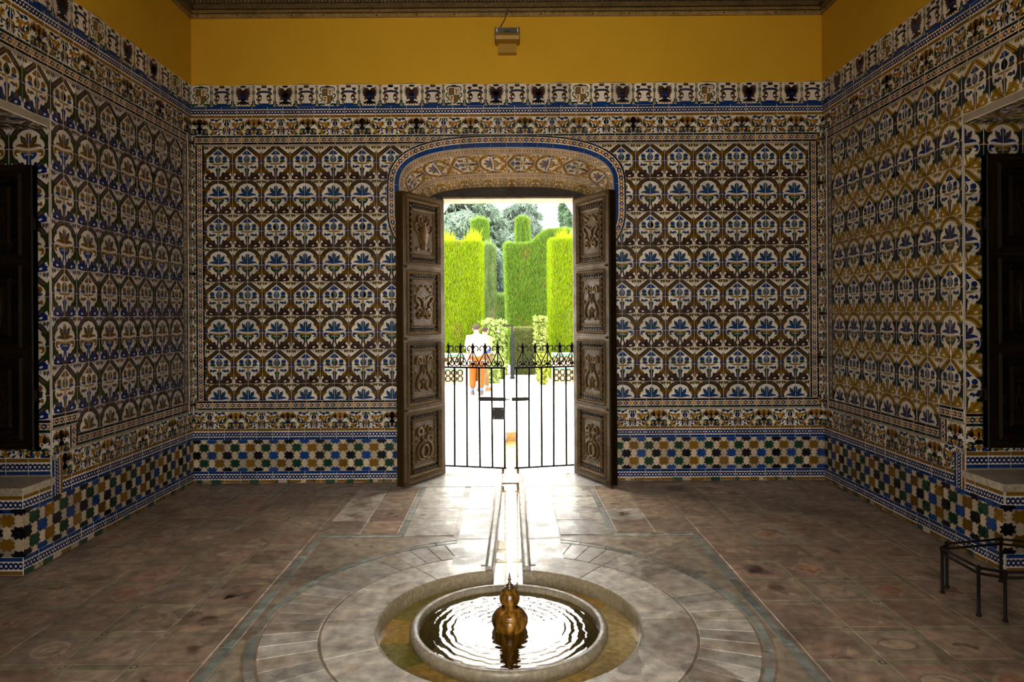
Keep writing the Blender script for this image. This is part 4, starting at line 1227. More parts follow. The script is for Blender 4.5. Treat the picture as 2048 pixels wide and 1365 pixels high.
M_WATER2 = water_mat('still_water', None, (0.97, 0.94, 0.84), 0.03)
def disc(r0, r1, seg=96, rings=1):
    m = MB()
    if r0 == 0:
        m.poly([(r1 * math.cos(2 * PI * k / seg), r1 * math.sin(2 * PI * k / seg), 0) for k in range(seg)])
    else:
        vs = [(r * math.cos(2 * PI * k / seg), r * math.sin(2 * PI * k / seg), 0) for r in (r0, r1) for k in range(seg)]
        m.add(vs, [[seg + k, seg + (k + 1) % seg, (k + 1) % seg, k] for k in range(seg)])
    return m
w = disc(0, R_IN - .002).obj('basin_water', M_WATER, None, Matrix.Translation((FX, FY, WZ)))
tag(w, 'rippling water filling the round fountain basin', 'water', kind='thing')
w = disc(R_OUT - .045, R_PIT - .008).obj('pit_water', M_WATER2, None, Matrix.Translation((FX, FY, -.078)))
tag(w, 'shallow brown water in the ring round the fountain basin', 'water', kind='thing')
ysw = np.linspace(4.33, 6.9, 14)
mb = MB(); vs = [(chx(y) - chw(y), y, -.062) for y in ysw] + [(chx(y) + chw(y), y, -.062) for y in ysw]
mb.add(vs, [[i, 14 + i, 14 + i + 1, i + 1] for i in range(13)])
tag(mb.obj('channel_water', M_WATER2), 'thin sheet of water in the straight floor channel', 'water', kind='thing')

# the spout
SP = empty('fountain_spout', (FX + .006, FY, WZ)); tag(SP, 'turned amber stone spout rising from the water of the basin', 'fountain spout')
mb = MB()
mb.lathe([(.07, -.2), (.082, -.01), (.090, .012), (.0965, .03), (.098, .052), (.094, .064), (.086, .068), (.084, .073), (.0855, .078), (.078, .088), (.064, .100), (.050, .108), (.046, .113)], seg=40, caps=False)
mb.obj('base', M_SPOUT, SP)
mb = MB(); mb.lathe([(.044, .106)] + [(.0555 * math.sin(a), .163 - .0555 * math.cos(a)) for a in np.linspace(.78, PI - .12, 18)] + [(0, .2185)], seg=32, caps=False)
mb.obj('ball', M_SPOUT, SP)
mb = MB(); mb.lathe([(.024, .214), (.024, .219), (.016, .222), (.019, .227), (.019, .232), (.012, .238), (.0075, .25), (.006, .256), (.011, .259), (.011, .262), (.006, .266), (.006, .282), (.004, .284), (.0035, .296), (0, .297)], seg=16)
for k in range(4):
    a = k * PI / 2 + .4; mb.box(-.004, .004, .015, .03, .214, .226, None, Matrix.Rotation(a, 4, 'Z'))
mb.obj('nozzle', M_BRONZE, SP)
mb = MB(); mb.tube([(.018, -.004, .222), (.036, -.004, .222), (.040, -.004, .232), (.039, -.004, .246)], .0045, 6); mb.tube([(.034, -.004, .208), (.042, -.004, .222)], .006, 6)
mb.obj('valve', M_BRONZE, SP)
# small stone block where the channel leaves the gallery
mb = MB((0.30, 0.19, 0.07))
p = [(-.072, 0), (.072, 0), (.084, .10), (.04, .125), (-.02, .12), (-.08, .115)]
n = len(p)
mb.add([(x, -.05, z) for x, z in p] + [(x, .06, z) for x, z in p], [list(range(n)), [n + i for i in range(n)][::-1]] + [[i, (i + 1) % n, n + (i + 1) % n, n + i] for i in range(n)])
t = mb.obj('channel_stop', M_STONE, None, Matrix.Translation((chx(9.25), 9.25, -.055))); tag(t, 'small brown stone block closing the far end of the channel', 'stone')

# ------------------------------------------------------------------ carved door leaves
WOODC = (0.055, 0.030, 0.008); WOODL = (0.115, 0.063, 0.015); WOODD = (0.011, 0.007, 0.003)
def frame_ring(mb, w, h, t, z0, z1, slope, col):
    """mitred moulding: outer w x h, width t, from height z0 (outer) to z1 (inner); in the x-z plane, y towards the viewer is -"""
    o = rect(-w / 2, w / 2, -h / 2, h / 2); i = rect(-w / 2 + t, w / 2 - t, -h / 2 + t, h / 2 - t); m_ = rect(-w / 2 + t * .45, w / 2 - t * .45, -h / 2 + t * .45, h / 2 - t * .45)
    zm = max(z0, z1) + slope
    vs = [(x, -z0, z) for x, z in o] + [(x, -zm, z) for x, z in m_] + [(x, -z1, z) for x, z in i]
    fs = []
    for k in range(4):
        j = (k + 1) % 4
        fs += [[k, j, 4 + j, 4 + k], [4 + k, 4 + j, 8 + j, 8 + k]]
    mb.add(vs, fs, col)
def spiral(cx, cz, r0, r1, a0, turns, n=14, sx=1):
    return [(cx + sx * (r0 + (r1 - r0) * i / n) * math.cos(a0 + turns * 2 * PI * i / n), cz + (r0 + (r1 - r0) * i / n) * math.sin(a0 + turns * 2 * PI * i / n)) for i in range(n + 1)]
def carving(kind, w, h, y):
    """scrollwork in relief on a panel of w x h whose ground lies at -y"""
    m = MB(WOODL)
    def tb(P, r): m.tube([(px, -y - r * .35, pz) for px, pz in P], r, 5)
    def both(P, r):
        tb(P, r); tb([(-x, z) for x, z in P], r)
    def blob(x, z, rx, rz):
        for s in ((1, -1) if x else (1,)):
            vs = [(s * x, -y - .016, z)] + [(s * x + rx * math.cos(a) * .55, -y - .012, z + rz * math.sin(a) * .55) for a in np.linspace(0, 2 * PI, 9)[:-1]] + [(s * x + rx * math.cos(a), -y, z + rz * math.sin(a)) for a in np.linspace(0, 2 * PI, 9)[:-1]]
            m.add(vs, [[0, 1 + k, 1 + (k + 1) % 8] for k in range(8)] + [[1 + k, 9 + k, 9 + (k + 1) % 8, 1 + (k + 1) % 8] for k in range(8)], None, True)
    a, b = w / 2, h / 2
    r = w * .038
    if kind == 0:      # two-handled vase
        prof = [(.12, -.8), (.3, -.78), (.14, -.6), (.44, -.35), (.55, -.05), (.5, .1), (.22, .26), (.16, .42), (.3, .5)]
        vs = []
        for px, pz in prof:
            for q in (-1, -.6, 0, .6, 1): vs.append((px * q * a, -y - .026 * math.sqrt(max(0, 1 - q * q)) , pz * b))
        m.add(vs, [[i * 5 + k, i * 5 + k + 1, i * 5 + 5 + k + 1, i * 5 + 5 + k] for i in range(len(prof) - 1) for k in range(4)], None, True)
        tb([(-.5 * a, -.02 * b), (.5 * a, -.02 * b)], r); tb([(-.46 * a, .12 * b), (.46 * a, .12 * b)], r * .8)
        both(smoothpath([(.2 * a, .3 * b, 0), (.5 * a, .45 * b, 0), (.52 * a, .72 * b, 0), (.3 * a, .8 * b, 0), (.22 * a, .62 * b, 0), (.34 * a, .56 * b, 0)]) and [(p.x, p.y) for p in smoothpath([(.2 * a, .3 * b, 0), (.5 * a, .45 * b, 0), (.52 * a, .72 * b, 0), (.3 * a, .8 * b, 0), (.22 * a, .62 * b, 0), (.34 * a, .56 * b, 0)])], r)
        both([(p.x, p.y) for p in smoothpath([(.56 * a, .0, 0), (.85 * a, .2 * b, 0), (.8 * a, .45 * b, 0), (.6 * a, .42 * b, 0)])], r * .8)
        blob(.62 * a, -.78 * b, .2 * a, .12 * b); blob(0, .72 * b, .1 * a, .16 * b)
    elif kind == 1:    # flowers over winged scrolls
        both(spiral(.46 * a, -.55 * b, .36 * a, .06 * a, 1.2, 1.4), r); blob(.46 * a, -.55 * b, .1 * a, .07 * b)
        both([(p.x, p.y) for p in smoothpath([(.1 * a, -.2 * b, 0), (.12 * a, .1 * b, 0), (.5 * a, .28 * b, 0), (.85 * a, .32 * b, 0), (.8 * a, .1 * b, 0), (.5 * a, -.1 * b, 0), (.78 * a, -.3 * b, 0)])], r)
        blob(.5 * a, .66 * b, .22 * a, .13 * b); blob(.22 * a, .8 * b, .14 * a, .08 * b); blob(.8 * a, .8 * b, .14 * a, .08 * b); blob(0, .1 * b, .16 * a, .2 * b); blob(0, -.4 * b, .12 * a, .25 * b); blob(.7 * a, .52 * b, .12 * a, .07 * b)
    elif kind == 2:    # lyre of S scrolls
        both(spiral(.5 * a, .58 * b, .34 * a, .07 * a, -.6, 1.3), r); blob(.5 * a, .58 * b, .1 * a, .08 * b)
        both([(p.x, p.y) for p in smoothpath([(.22 * a, .4 * b, 0), (.25 * a, .1 * b, 0), (.6 * a, -.2 * b, 0), (.75 * a, -.55 * b, 0), (.5 * a, -.82 * b, 0), (.2 * a, -.75 * b, 0), (.12 * a, -.5 * b, 0), (.3 * a, -.4 * b, 0)])], r)
        blob(0, .62 * b, .14 * a, .14 * b); blob(0, .1 * b, .14 * a, .2 * b); blob(0, -.35 * b, .12 * a, .14 * b); blob(.85 * a, 0, .1 * a, .12 * b); blob(.85 * a, -.8 * b, .12 * a, .08 * b)
    else:              # linked rings
        both(spiral(.45 * a, .56 * b, .28 * a, .16 * a, -1.2, 1.1), r * 1.1)
        both([(p.x, p.y) for p in smoothpath([(.3 * a, .35 * b, 0), (.2 * a, .1 * b, 0), (.62 * a, -.12 * b, 0), (.75 * a, -.45 * b, 0), (.5 * a, -.75 * b, 0), (.15 * a, -.78 * b, 0)])], r * 1.1)
        tb([(.34 * a * math.cos(q), -.42 * b + .3 * b * math.sin(q)) for q in np.linspace(0, 2 * PI, 18)], r * 1.1)
        blob(0, .05 * b, .2 * a, .12 * b); blob(.72 * a, .15 * b, .14 * a, .09 * b); blob(0, .75 * b, .1 * a, .12 * b); blob(.8 * a, -.82 * b, .12 * a, .07 * b); blob(.28 * a, -.05 * b, .1 * a, .07 * b)
    return m
def leafband(mb, w, h, t, y):
    """running leaf ornament on a flat border of width t"""
    nx = max(3, round(w / (t * 1.15))); nz = max(4, round(h / (t * 1.15)))
    for k in range(nx):
        for s in (-1, 1):
            x = -w / 2 + t + (w - 2 * t) * (k + .5) / nx
            P = [(x - t * .45, -y - .003, s * (h / 2 - t * .75)), (x, -y - .010, s * (h / 2 - t * .28)), (x + t * .42, -y - .008, s * (h / 2 - t * .55)), (x + t * .1, -y - .004, s * (h / 2 - t * .72))]
            mb.tube(P, [t * .10, t * .19, t * .15, t * .06], 4)
    for k in range(nz):
        for s in (-1, 1):
            z = -h / 2 + h * (k + .5) / nz
            P = [(s * (w / 2 - t * .75), -y - .003, z - t * .45), (s * (w / 2 - t * .28), -y - .010, z), (s * (w / 2 - t * .55), -y - .008, z + t * .42), (s * (w / 2 - t * .72), -y - .004, z + t * .1)]
            mb.tube(P, [t * .10, t * .19, t * .15, t * .06], 4)
def make_leaf(root, w, h, th, npan, kinds, dark=1.0, mat=M_WOOD):
    """leaf in its own frame: x from the hinge 0 to w, front face at y=0 looking to -y, thickness behind"""
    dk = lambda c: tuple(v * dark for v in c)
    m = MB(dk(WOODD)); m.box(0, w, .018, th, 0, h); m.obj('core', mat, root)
    st = .062
    for x0 in (0, w - st):
        m = MB(dk(WOODC)); m.box(x0, x0 + st, 0, th + .004, 0, h); m.obj('stile', mat, root)
    rl = .055
    ph = (h - rl) / npan
    for k in range(npan + 1):
        m = MB(dk(WOODC)); z = k * ph
        m.box(st, w - st, 0, th, z, z + rl)
        m.box(st * .55, w - st * .55, -.012, .0, z + rl * .30, z + rl * .70, dk(WOODL)); m.box(st * .7, w - st * .7, -.02, .0, z + rl * .42, z + rl * .58, dk(WOODL))
        m.obj('rail', mat, root)
    for k in range(npan):
        pw, phh = w - 2 * st, ph - rl
        Mp = Matrix.Translation((w / 2, .0, k * ph + rl + phh / 2))
        m = MB(dk(WOODC))
        frame_ring(m, pw, phh, .034, -.002, -.014, .016, dk(WOODL))
        b1w, b1h = pw - .068, phh - .068
        m.poly([(x, .014, z) for x, z in rect(-b1w / 2, b1w / 2, -b1h / 2, b1h / 2)], dk(WOODD))
        t = .048
        i1w, i1h = b1w - 2 * t, b1h - 2 * t
        frame_ring(m, i1w, i1h, .026, -.013, -.012, .016, dk(WOODL))
        m.poly([(x, .0125, z) for x, z in rect(-i1w / 2 + .02, i1w / 2 - .02, -i1h / 2 + .02, i1h / 2 - .02)], dk(WOODC))
        P = m.obj('panel', mat, root, Mp)
        m = MB(dk(WOODC)); leafband(m, b1w, b1h, t, -.013); m.obj('leaf_border', mat, P)
        m = carving(kinds[k % len(kinds)], i1w - .06, i1h - .06, -.0115); m.c = [dk(WOODL)] * len(m.c); m.obj('carving', mat, P)
LEAFH = 2.815
def door_leaf(name, hinge, free, sgn, label, kinds):
    hx, hy = hinge; fx, fy = free
    w = math.dist(hinge, free)
    # local x from hinge to free edge; the carved face (-y local) must look towards the doorway's axis
    ax = Vector((fx - hx, fy - hy, 0)).normalized()
    face = Vector((ax.y, -ax.x, 0))
    if (face.x > 0) != (sgn > 0): face = -face
    ay = -face
    root = empty(name, (hx, hy, 0.02))
    if Vector((0, 0, 1)).dot(ax.cross(ay)) > 0:
        root.rotation_euler = (0, 0, math.atan2(ax.y, ax.x))
        make_leaf(root, w, LEAFH, .085, 4, kinds)
    else:       # build from the free edge so that the frame stays right-handed
        root.location = (fx, fy, 0.02)
        root.rotation_euler = (0, 0, math.atan2(-ax.y, -ax.x))
        make_leaf(root, w, LEAFH, .085, 4, kinds)
    tag(root, label, 'door', kind='structure')
    return root
HL, FLf = (-.634, 7.04), (-.972, 6.47)
HR, FRf = (.696, 7.04), (.975, 6.47)
door_leaf('door_1', HL, FLf, 1, 'carved wooden door leaf opened against the left side of the doorway', [3, 2, 1, 0])
door_leaf('door_2', HR, FRf, -1, 'carved wooden door leaf opened against the right side of the doorway', [3, 2, 2, 1])
# timber lintel and frame posts behind the leaves
mb = MB((0.035, 0.026, 0.017)); mb.box(-.95, 1.01, 7.09, 7.17, 2.875, 3.2); mb.box(-.72, -.645, 7.08, 7.17, 0, 2.88); mb.box(.705, .79, 7.08, 7.17, 0, 2.88)
LT = tag(mb.obj('trim_4', M_WOOD), 'dark timber lintel and posts of the doorway', 'door frame', kind='structure')
mb = MB((0.34, 0.25, 0.15)); mb.box(-.70, .76, 7.10, 7.40, 2.858, 2.875); mb.obj('lit_lintel_edge', M_WOOD, LT)  # lit underside of the lintel put into a lighter colour
mb = MB((0.03, 0.022, 0.015)); mb.box(.02, .10, 7.075, 7.09, 2.90, 2.955); mb.obj('lock_keeper', M_WOOD, LT)

# shutters of the side openings
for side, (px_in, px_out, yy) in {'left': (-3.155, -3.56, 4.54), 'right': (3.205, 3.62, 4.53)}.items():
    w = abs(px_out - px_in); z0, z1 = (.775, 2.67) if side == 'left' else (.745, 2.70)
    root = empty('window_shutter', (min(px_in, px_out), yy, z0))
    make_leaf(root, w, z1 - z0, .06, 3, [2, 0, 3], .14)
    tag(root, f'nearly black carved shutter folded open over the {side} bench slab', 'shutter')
    for z in (.35, 1.5):
        b = MB(); x = 0.0 if side == 'right' else w
        b.tube([(x, .03, z - .04), (x, .03, z + .04)], .009, 8); b.box(x - .02 if side == 'left' else x, x if side == 'left' else x + .02, .03, .115, z - .02, z + .02)
        b.obj('hinge', M_IRON, root)

# ------------------------------------------------------------------ iron gate, two leaves ajar towards the room
def iron_gate(hinge, free, hz, label, mirror_lock, group='leaves of the iron gate'):
    w = math.dist(hinge, free)
    left = hinge[0] < free[0]
    a, b = (hinge, free) if left else (free, hinge)
    root = empty('iron_gate', (a[0], a[1], 0), math.atan2(b[1] - a[1], b[0] - a[0]))
    tag(root, label, 'gate', group)
    z0, z1 = .060, 1.10
    for nm, z, r in (('bottom_rail', z0, .008), ('top_rail', z1, .009)):
        m = MB(); m.box(0, w, -.006, .006, z - r, z + r); m.obj(nm, M_IRON, root)
    n = 5
    sp = .1335
    bars = [(w - .018 - sp * (n - 1 - k)) if left else (.028 + sp * k) for k in range(n)]
    for x in bars:
        m = MB(); dx = rnd.uniform(-.006, .006)
        m.tube([(x + dx, 0, z0), (x, 0, z1)], .0105, 6); m.obj('bar', M_IRON, root)
    spears = [x - sp * .5 for x in bars] if left else [x + sp * .5 for x in bars]
    half = sp / 2
    Sc = [(.62, .172), (.78, .166), (.88, .183), (.74, .207), (.45, .213), (.2, .196), (.1, .168), (.2, .14), (.5, .10), (.8, .062), (.93, .036), (.88, .013), (.65, .004), (.38, .012), (.24, .034), (.34, .051), (.5, .052), (.57, .04), (.48, .031)]
    for x in spears:
        m = MB(); zt = z1
        m.tube([(x, 0, zt), (x, 0, zt + .20)], .0066, 6)
        m.obj('spear_shaft', M_IRON, root)
        m = MB(); m.lathe([(.004, .196), (.006, .205), (.016, .222), (.0145, .232), (.008, .247), (0, .265)], (x, 0, zt), 8); m.obj('spear_head', M_IRON, root)
        for zz in (.165, .035):
            m = MB(); m.lathe([(.005, -.016), (.018, -.009), (.018, .009), (.005, .016)], (x, 0, zt + zz), 8); m.obj('collar', M_IRON, root)
        for s in (-1, 1):
            if x + s * half * .9 < -.01 or x + s * half * .9 > w + .06: continue
            m = MB(); m.tube([(x + s * p.x * half, 0, zt + .012 + p.y) for p in smoothpath([(u, v, 0) for u, v in Sc], 2)], .0062, 6)
            m.obj('scroll', M_IRON, root)
    # caster under the free end
    xe = w - .035 if left else .035
    m = MB(); m.box(xe - .012, xe + .012, -.012, .012, .03, .058); m.tube([(xe - .008, 0, .02), (xe + .008, 0, .02)], .018, 10); m.obj('caster', M_BRONZE, root)
    # latch bar
    zl = .775
    m = MB((0.035, 0.03, 0.028))
    if left:
        m.prism([(w - .295, zl), (w - .285, zl + .018), (w - .27, zl + .022), (w + .003, zl + .019), (w + .003, zl - .019), (w - .27, zl - .022), (w - .285, zl - .018)], -.017, -.009)
        m.box(w, w + .045, zl - .005, zl + .005, -.016, -.011)
    else:
        m.prism([(-.028, zl + .019), (.135, zl + .019), (.148, zl + .014), (.158, zl), (.148, zl - .014), (.135, zl - .019), (-.028, zl - .019)], -.017, -.009)
    m.v = [(x, z, y) for x, y, z in m.v]
    m.obj('latch_bar', M_PAINT, root)
    if left:
        m = MB((0.04, 0.036, 0.032)); m.box(w - .145, w - .012, -.02, -.008, .565, .69); L = m.obj('lock_plate', M_PAINT, root)
        for x in (w - .125, w - .032):
            for z in (.585, .67):
                m = MB((0.8, 0.8, 0.78)); m.lathe([(.006, 0), (.005, .003), (0, .004)], seg=8)
                m.obj('rivet', M_PAINT, L, Matrix.Translation((x, -.02, z)) @ Matrix.Rotation(PI / 2, 4, 'X'))
        m = MB(); m.tube([(w - .065, -.012, .69), (w - .065, -.012, .76)], .004, 5); m.obj('latch_rod', M_IRON, root)
    return root
iron_gate((-.655, 7.21), (-.006, 7.07), 0, 'black iron gate leaf with the square lock plate', True)
iron_gate((.718, 7.21), (.078, 7.07), 0, 'black iron gate leaf without a lock plate', False)

# ------------------------------------------------------------------ floodlight on the ochre band, guard rail
fx, fz = xw(1018), zw(88)
LP = empty('wall_floodlight', (fx, YB - .011, zw(112)))
tag(LP, 'small ochre floodlight mounted high on the yellow band', 'lamp')
YEL_SHADED = (0.36, 0.20, 0.012)  # ochre darkened to hold the shading under the box
mb = MB(YEL_SHADED); mb.box(-.088, .088, -.075, 0, 0, .088); mb.obj('bracket_box', M_PAINT, LP)
mb = MB(YEL_SHADED)
pr = [(-.02, .088), (-.16, .098), (-.175, .13), (-.15, .16), (-.02, .155)]
n = len(pr)
mb.add([(-.112, y, z) for y, z in pr] + [(.112, y, z) for y, z in pr], [list(range(n)), [n + i for i in range(n)]] + [[i, (i + 1) % n, n + (i + 1) % n, n + i] for i in range(n)])
mb.obj('housing', M_PAINT, LP)
mb = MB((0.30, 0.29, 0.25))
pr = [(-.02, .155), (-.152, .162), (-.128, .222), (-.02, .225)]; n = 4
mb.add([(-.106, y, z) for y, z in pr] + [(.106, y, z) for y, z in pr], [list(range(n)), [n + i for i in range(n)]] + [[i, (i + 1) % n, n + (i + 1) % n, n + i] for i in range(n)])
H = mb.obj('reflector_hood', attr_mat('dull_metal', rough=0.35, var=0, grime=0.4, grime_scale=30, metal=0.6, bump=0), LP)
mb = MB((0.03, 0.03, 0.03)); mb.box(-.03, .03, -.158, -.15, .17, .185); mb.obj('badge', M_PAINT, H)
for s in (-1, 1):
    mb = MB((0.10, 0.07, 0.04)); mb.box(s * .114 - .006, s * .114 + .006, -.14, -.02, .10, .225); mb.obj('side_arm', M_PAINT, LP)
    mb = MB((0.8, 0.8, 0.76)); mb.box(s * .1 - .005, s * .1 + .005, -.158, -.146, .168, .2); mb.obj('edge_clip', M_PAINT, LP)
mb = MB((0.05, 0.035, 0.02)); q = smoothpath([(-.095, -.03, .22), (-.06, -.012, .29), (-.02, -.012, .36), (.0, -.04, .425), (.02, -.05, .45)], 4); mb.tube([tuple(p) for p in q], .006, 5); mb.obj('cable', M_PAINT, LP)
mb = MB(YEL_SHADED); mb.box(-.008, .008, -.014, 0, .2, .42); mb.obj('conduit', M_PLASTER, LP)

GR = empty('guard_rail', (2.85, 3.9, 0)); tag(GR, 'low black iron guard rail with two bars at the right doorway', 'railing')
posts = [(2.55, 4.005), (2.552, 3.70), (2.646, 3.632), (3.04, 3.632), (3.14, 3.70), (3.16, 4.09), (3.01, 4.165), (2.63, 4.087)]
TOPZ = .262
for i, (x, y) in enumerate(posts):
    m = MB(); m.lathe([(.014, 0), (.0135, .01), (.009, .014), (.0088, TOPZ - .015), (.0125, TOPZ - .012), (.0135, TOPZ), (.0125, TOPZ + .008), (.006, TOPZ + .014), (0, TOPZ + .015)], seg=10)
    m.obj('post', M_IRON, GR, Matrix.Translation((x - 2.85, y - 3.9, 0)))
    x2, y2 = posts[(i + 1) % len(posts)]
    for z in (TOPZ, TOPZ - .03):
        m = MB(); m.tube([(x - 2.85, y - 3.9, z), (x2 - 2.85, y2 - 3.9, z)], .0072, 7); m.obj('bar', M_IRON, GR)

# ------------------------------------------------------------------ gallery outside, garden
GZ = -.25
mb = MB((0.78, 0.70, 0.58)); mb.box(-60, 60, -40, 90, GZ - .1, GZ)
tag(mb.obj('ground', M_GROUND), 'bright pale sand of the garden path', 'ground', kind='structure')
# arcade of the gallery: one arch in view
mb = MB((0.72, 0.60, 0.50))
ac, ar, az = .03, 1.02, 2.55
for y0, y1 in ((9.2, 9.45),):
    P = [(-4.5, 2.4), (ac - ar, 2.4)] + [(ac - ar * math.cos(t), az + ar * math.sin(t)) for t in np.linspace(0, PI, 25)] + [(ac + ar, 2.4), (4.5, 2.4), (4.5, 4.3), (-4.5, 4.3)]
    n = len(P)
    mb.add([(x, y0, z) for x, z in P] + [(x, y1, z) for x, z in P], [list(range(n)), [n + i for i in range(n)][::-1]] + [[i, (i + 1) % n, n + (i + 1) % n, n + i] for i in range(n)])
AW = tag(mb.obj('wall_arcade', M_GROUT), 'pale rendered arch of the gallery before the garden', 'arch', kind='structure')
for x in (ac - ar - .12, ac + ar + .12):
    m = MB((0.70, 0.66, 0.58)); m.lathe([(.17, 0), (.17, .06), (.13, .1), (.115, .14), (.105, 2.05), (.12, 2.1), (.17, 2.25), (.2, 2.32), (.2, 2.4)], (x, 9.32, 0), 20)
    m.obj('column', M_MARBLE, AW)
def blades(P, D, length, width, cols, flat=False):
    """thin triangular leaves at points P along directions D -> vertices, faces, colours"""
    n = len(P)
    r = nrg.normal(size=(n, 3))
    side = np.cross(D, r); side /= np.linalg.norm(side, axis=1, keepdims=True) + 1e-9
    L = length * nrg.uniform(.6, 1.3, (n, 1)); W = width * nrg.uniform(.7, 1.3, (n, 1))
    a = P - side * W * .5; b = P + side * W * .5; c = P + D * L
    V = np.stack([a, b, c], 1).reshape(-1, 3)
    return V, cols
def tri_mesh(name, V, C):
    n = len(V) // 3
    me = bpy.data.meshes.new(name)
    me.vertices.add(len(V)); me.vertices.foreach_set('co', V.astype(np.float32).ravel())
    me.loops.add(len(V)); me.loops.foreach_set('vertex_index', np.arange(len(V), dtype=np.int32))
    me.polygons.add(n); me.polygons.foreach_set('loop_start', np.arange(0, len(V), 3, dtype=np.int32))
    try: me.polygons.foreach_set('loop_total', np.full(n, 3, np.int32))
    except Exception: pass
    me.update(calc_edges=True)
    at = me.color_attributes.new('Col', 'FLOAT_COLOR', 'CORNER')
    arr = np.ones((len(V), 4), np.float32); arr[:, :3] = np.repeat(C, 3, 0)
    at.data.foreach_set('color', arr.ravel())
    return me
def colmix(n, a, b, c=None, pc=.05):
    t = nrg.uniform(0, 1, (n, 1))
    out = np.array(a) * (1 - t) + np.array(b) * t
    if c is not None:
        m = nrg.uniform(size=n) < pc; out[m] = c
    return out

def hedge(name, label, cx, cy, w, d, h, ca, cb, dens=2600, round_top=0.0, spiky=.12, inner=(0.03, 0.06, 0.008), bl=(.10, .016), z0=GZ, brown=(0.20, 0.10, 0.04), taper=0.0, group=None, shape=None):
    """clipped hedge: a solid dark body, covered with short upright sprays"""
    root = empty(name, (cx, cy, z0)); tag(root, label, 'hedge', group)
    def top(u):   # height profile over the width, u -1..1
        return shape(u) if shape else h - round_top * abs(u) ** 3
    # body
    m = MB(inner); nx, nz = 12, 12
    def S(u, v, q):     # u width, v height 0..1, q depth -1..1
        k = 1 - taper * (1 - v)
        return (u * w / 2 * k * .96, q * d / 2 * .95, v * (top(u) - .06))
    us = np.linspace(-1, 1, nx); vs_ = np.linspace(0, 1, nz)
    V = [S(u, v, q) for q in (-1, 1) for v in vs_ for u in us]
    k = nx * nz
    F = []
    for q in (0, 1):
        for i in range(nz - 1):
            for j in range(nx - 1):
                a = q * k + i * nx + j; F.append([a, a + 1, a + nx + 1, a + nx])
    for j in range(nx - 1): a = (nz - 1) * nx + j; F.append([a, a + 1, k + a + 1, k + a])
    for i in range(nz - 1):
        a = i * nx; F.append([a, a + nx, k + a + nx, k + a]); a += nx - 1; F.append([a, a + nx, k + a + nx, k + a])
    m.add(V, F); m.obj('body', M_BARK, root)
    # front, sides, top
    def cover(n, fn):
        u = nrg.uniform(-1, 1, n); v = nrg.uniform(0, 1, n); return fn(u, v)
    tv = np.vectorize(top)
    pts, nor = [], []
    n = int(w * h * dens)
    u = nrg.uniform(-1, 1, n); v = nrg.uniform(0, 1, n); k = 1 - taper * (1 - v)
    bump = .035 * np.sin(u * 7 + cx) * np.sin(v * 9 + 1) + nrg.normal(0, .018, n)
    pts.append(np.stack([u * w / 2 * k, -d / 2 + bump, v * tv(u)], 1)); nor.append(np.tile([0, -1, .0], (n, 1)))
    for s in (-1, 1):
        n = int(d * h * dens * .8)
        q = nrg.uniform(-1, 1, n); v = nrg.uniform(0, 1, n); k = 1 - taper * (1 - v)
        pts.append(np.stack([s * w / 2 * k + nrg.normal(0, .018, n), q * d / 2, v * top(s)], 1)); nor.append(np.tile([s, 0, 0], (n, 1)))
    n = int(w * d * dens * .7)
    u = nrg.uniform(-1, 1, n); q = nrg.uniform(-1, 1, n)
    pts.append(np.stack([u * w / 2, q * d / 2, tv(u) - .02], 1)); nor.append(np.tile([0, 0, 1.0], (n, 1)))
    ntop = n
    P = np.concatenate(pts); Nn = np.concatenate(nor)
    D = Nn * .35 + np.array([0, 0, .9]) + nrg.normal(0, .22, P.shape)
    D /= np.linalg.norm(D, axis=1, keepdims=True)
    C = colmix(len(P), ca, cb, brown, .03)
    patch = np.sin(P[:, 0] * 3.1 + cx * 5) * np.sin(P[:, 2] * 2.3 + cy) > .86
    C[patch] = C[patch] * .75 + np.array(brown) * .25
    V, C = blades(P, D, bl[0], bl[1], C)
    # ragged new growth along the top
    n = int(w * 260 * (spiky / .12))
    u = nrg.uniform(-1, 1, n); q = nrg.uniform(-1, 1, n)
    P2 = np.stack([u * w / 2, q * d / 2, tv(u)], 1)
    hh = spiky * (1 + .9 * np.sin(u * 9 + cx * 3)) * nrg.uniform(.4, 1.4, n)
    D2 = np.stack([nrg.normal(0, .25, n), nrg.normal(0, .25, n), np.ones(n)], 1)
    V2 = np.stack([P2 - [.014, 0, 0], P2 + [.014, 0, 0], P2 + D2 * hh[:, None]], 1).reshape(-1, 3)
    C2 = colmix(n, cb, tuple(c * 1.15 for c in cb))
    o = obj('foliage', tri_mesh('foliage', np.concatenate([V, V2]), np.concatenate([C, C2])), M_LEAF, root); o['kind'] = 'stuff'
    return root
LIME_A, LIME_B = (0.105, 0.185, 0.003), (0.20, 0.29, 0.006)
MID_A, MID_B = (0.065, 0.135, 0.014), (0.135, 0.24, 0.026)
F_ = 1365.3
def X(px, y): return (px - 1012) * y / F_
def Z(py, y): return 1.65 + (630 - py) * y / F_
Y1 = 20.3
xr = X(962, Y1 - .7)
hedge('clipped_hedge', 'tall lime green clipped cypress block behind the two walkers', xr - 1.15, Y1, 2.3, 1.4, Z(484, Y1 - .7) - GZ, LIME_A, LIME_B, 4200, spiky=.20, group=None)
xl = X(1104, Y1 - .7)
hedge('clipped_hedge', 'tall lime green clipped cypress block beyond the right gate leaf', xl + 1.1, Y1, 2.2, 1.4, Z(480, Y1 - .7) - GZ, LIME_A, LIME_B, 4200, spiky=.18)
Y2 = 26.0
hw = X(1108, Y2) - X(1011, Y2)
def shp(u):
    z0 = Z(490, Y2) - GZ; z1 = Z(462, Y2) - GZ
    t = (u + 1) / 2
    if t < .38: return z0
    if t < .70: return z0 + (z1 - z0) * math.sin((t - .38) / .32 * PI / 2) ** 1.2
    return z1
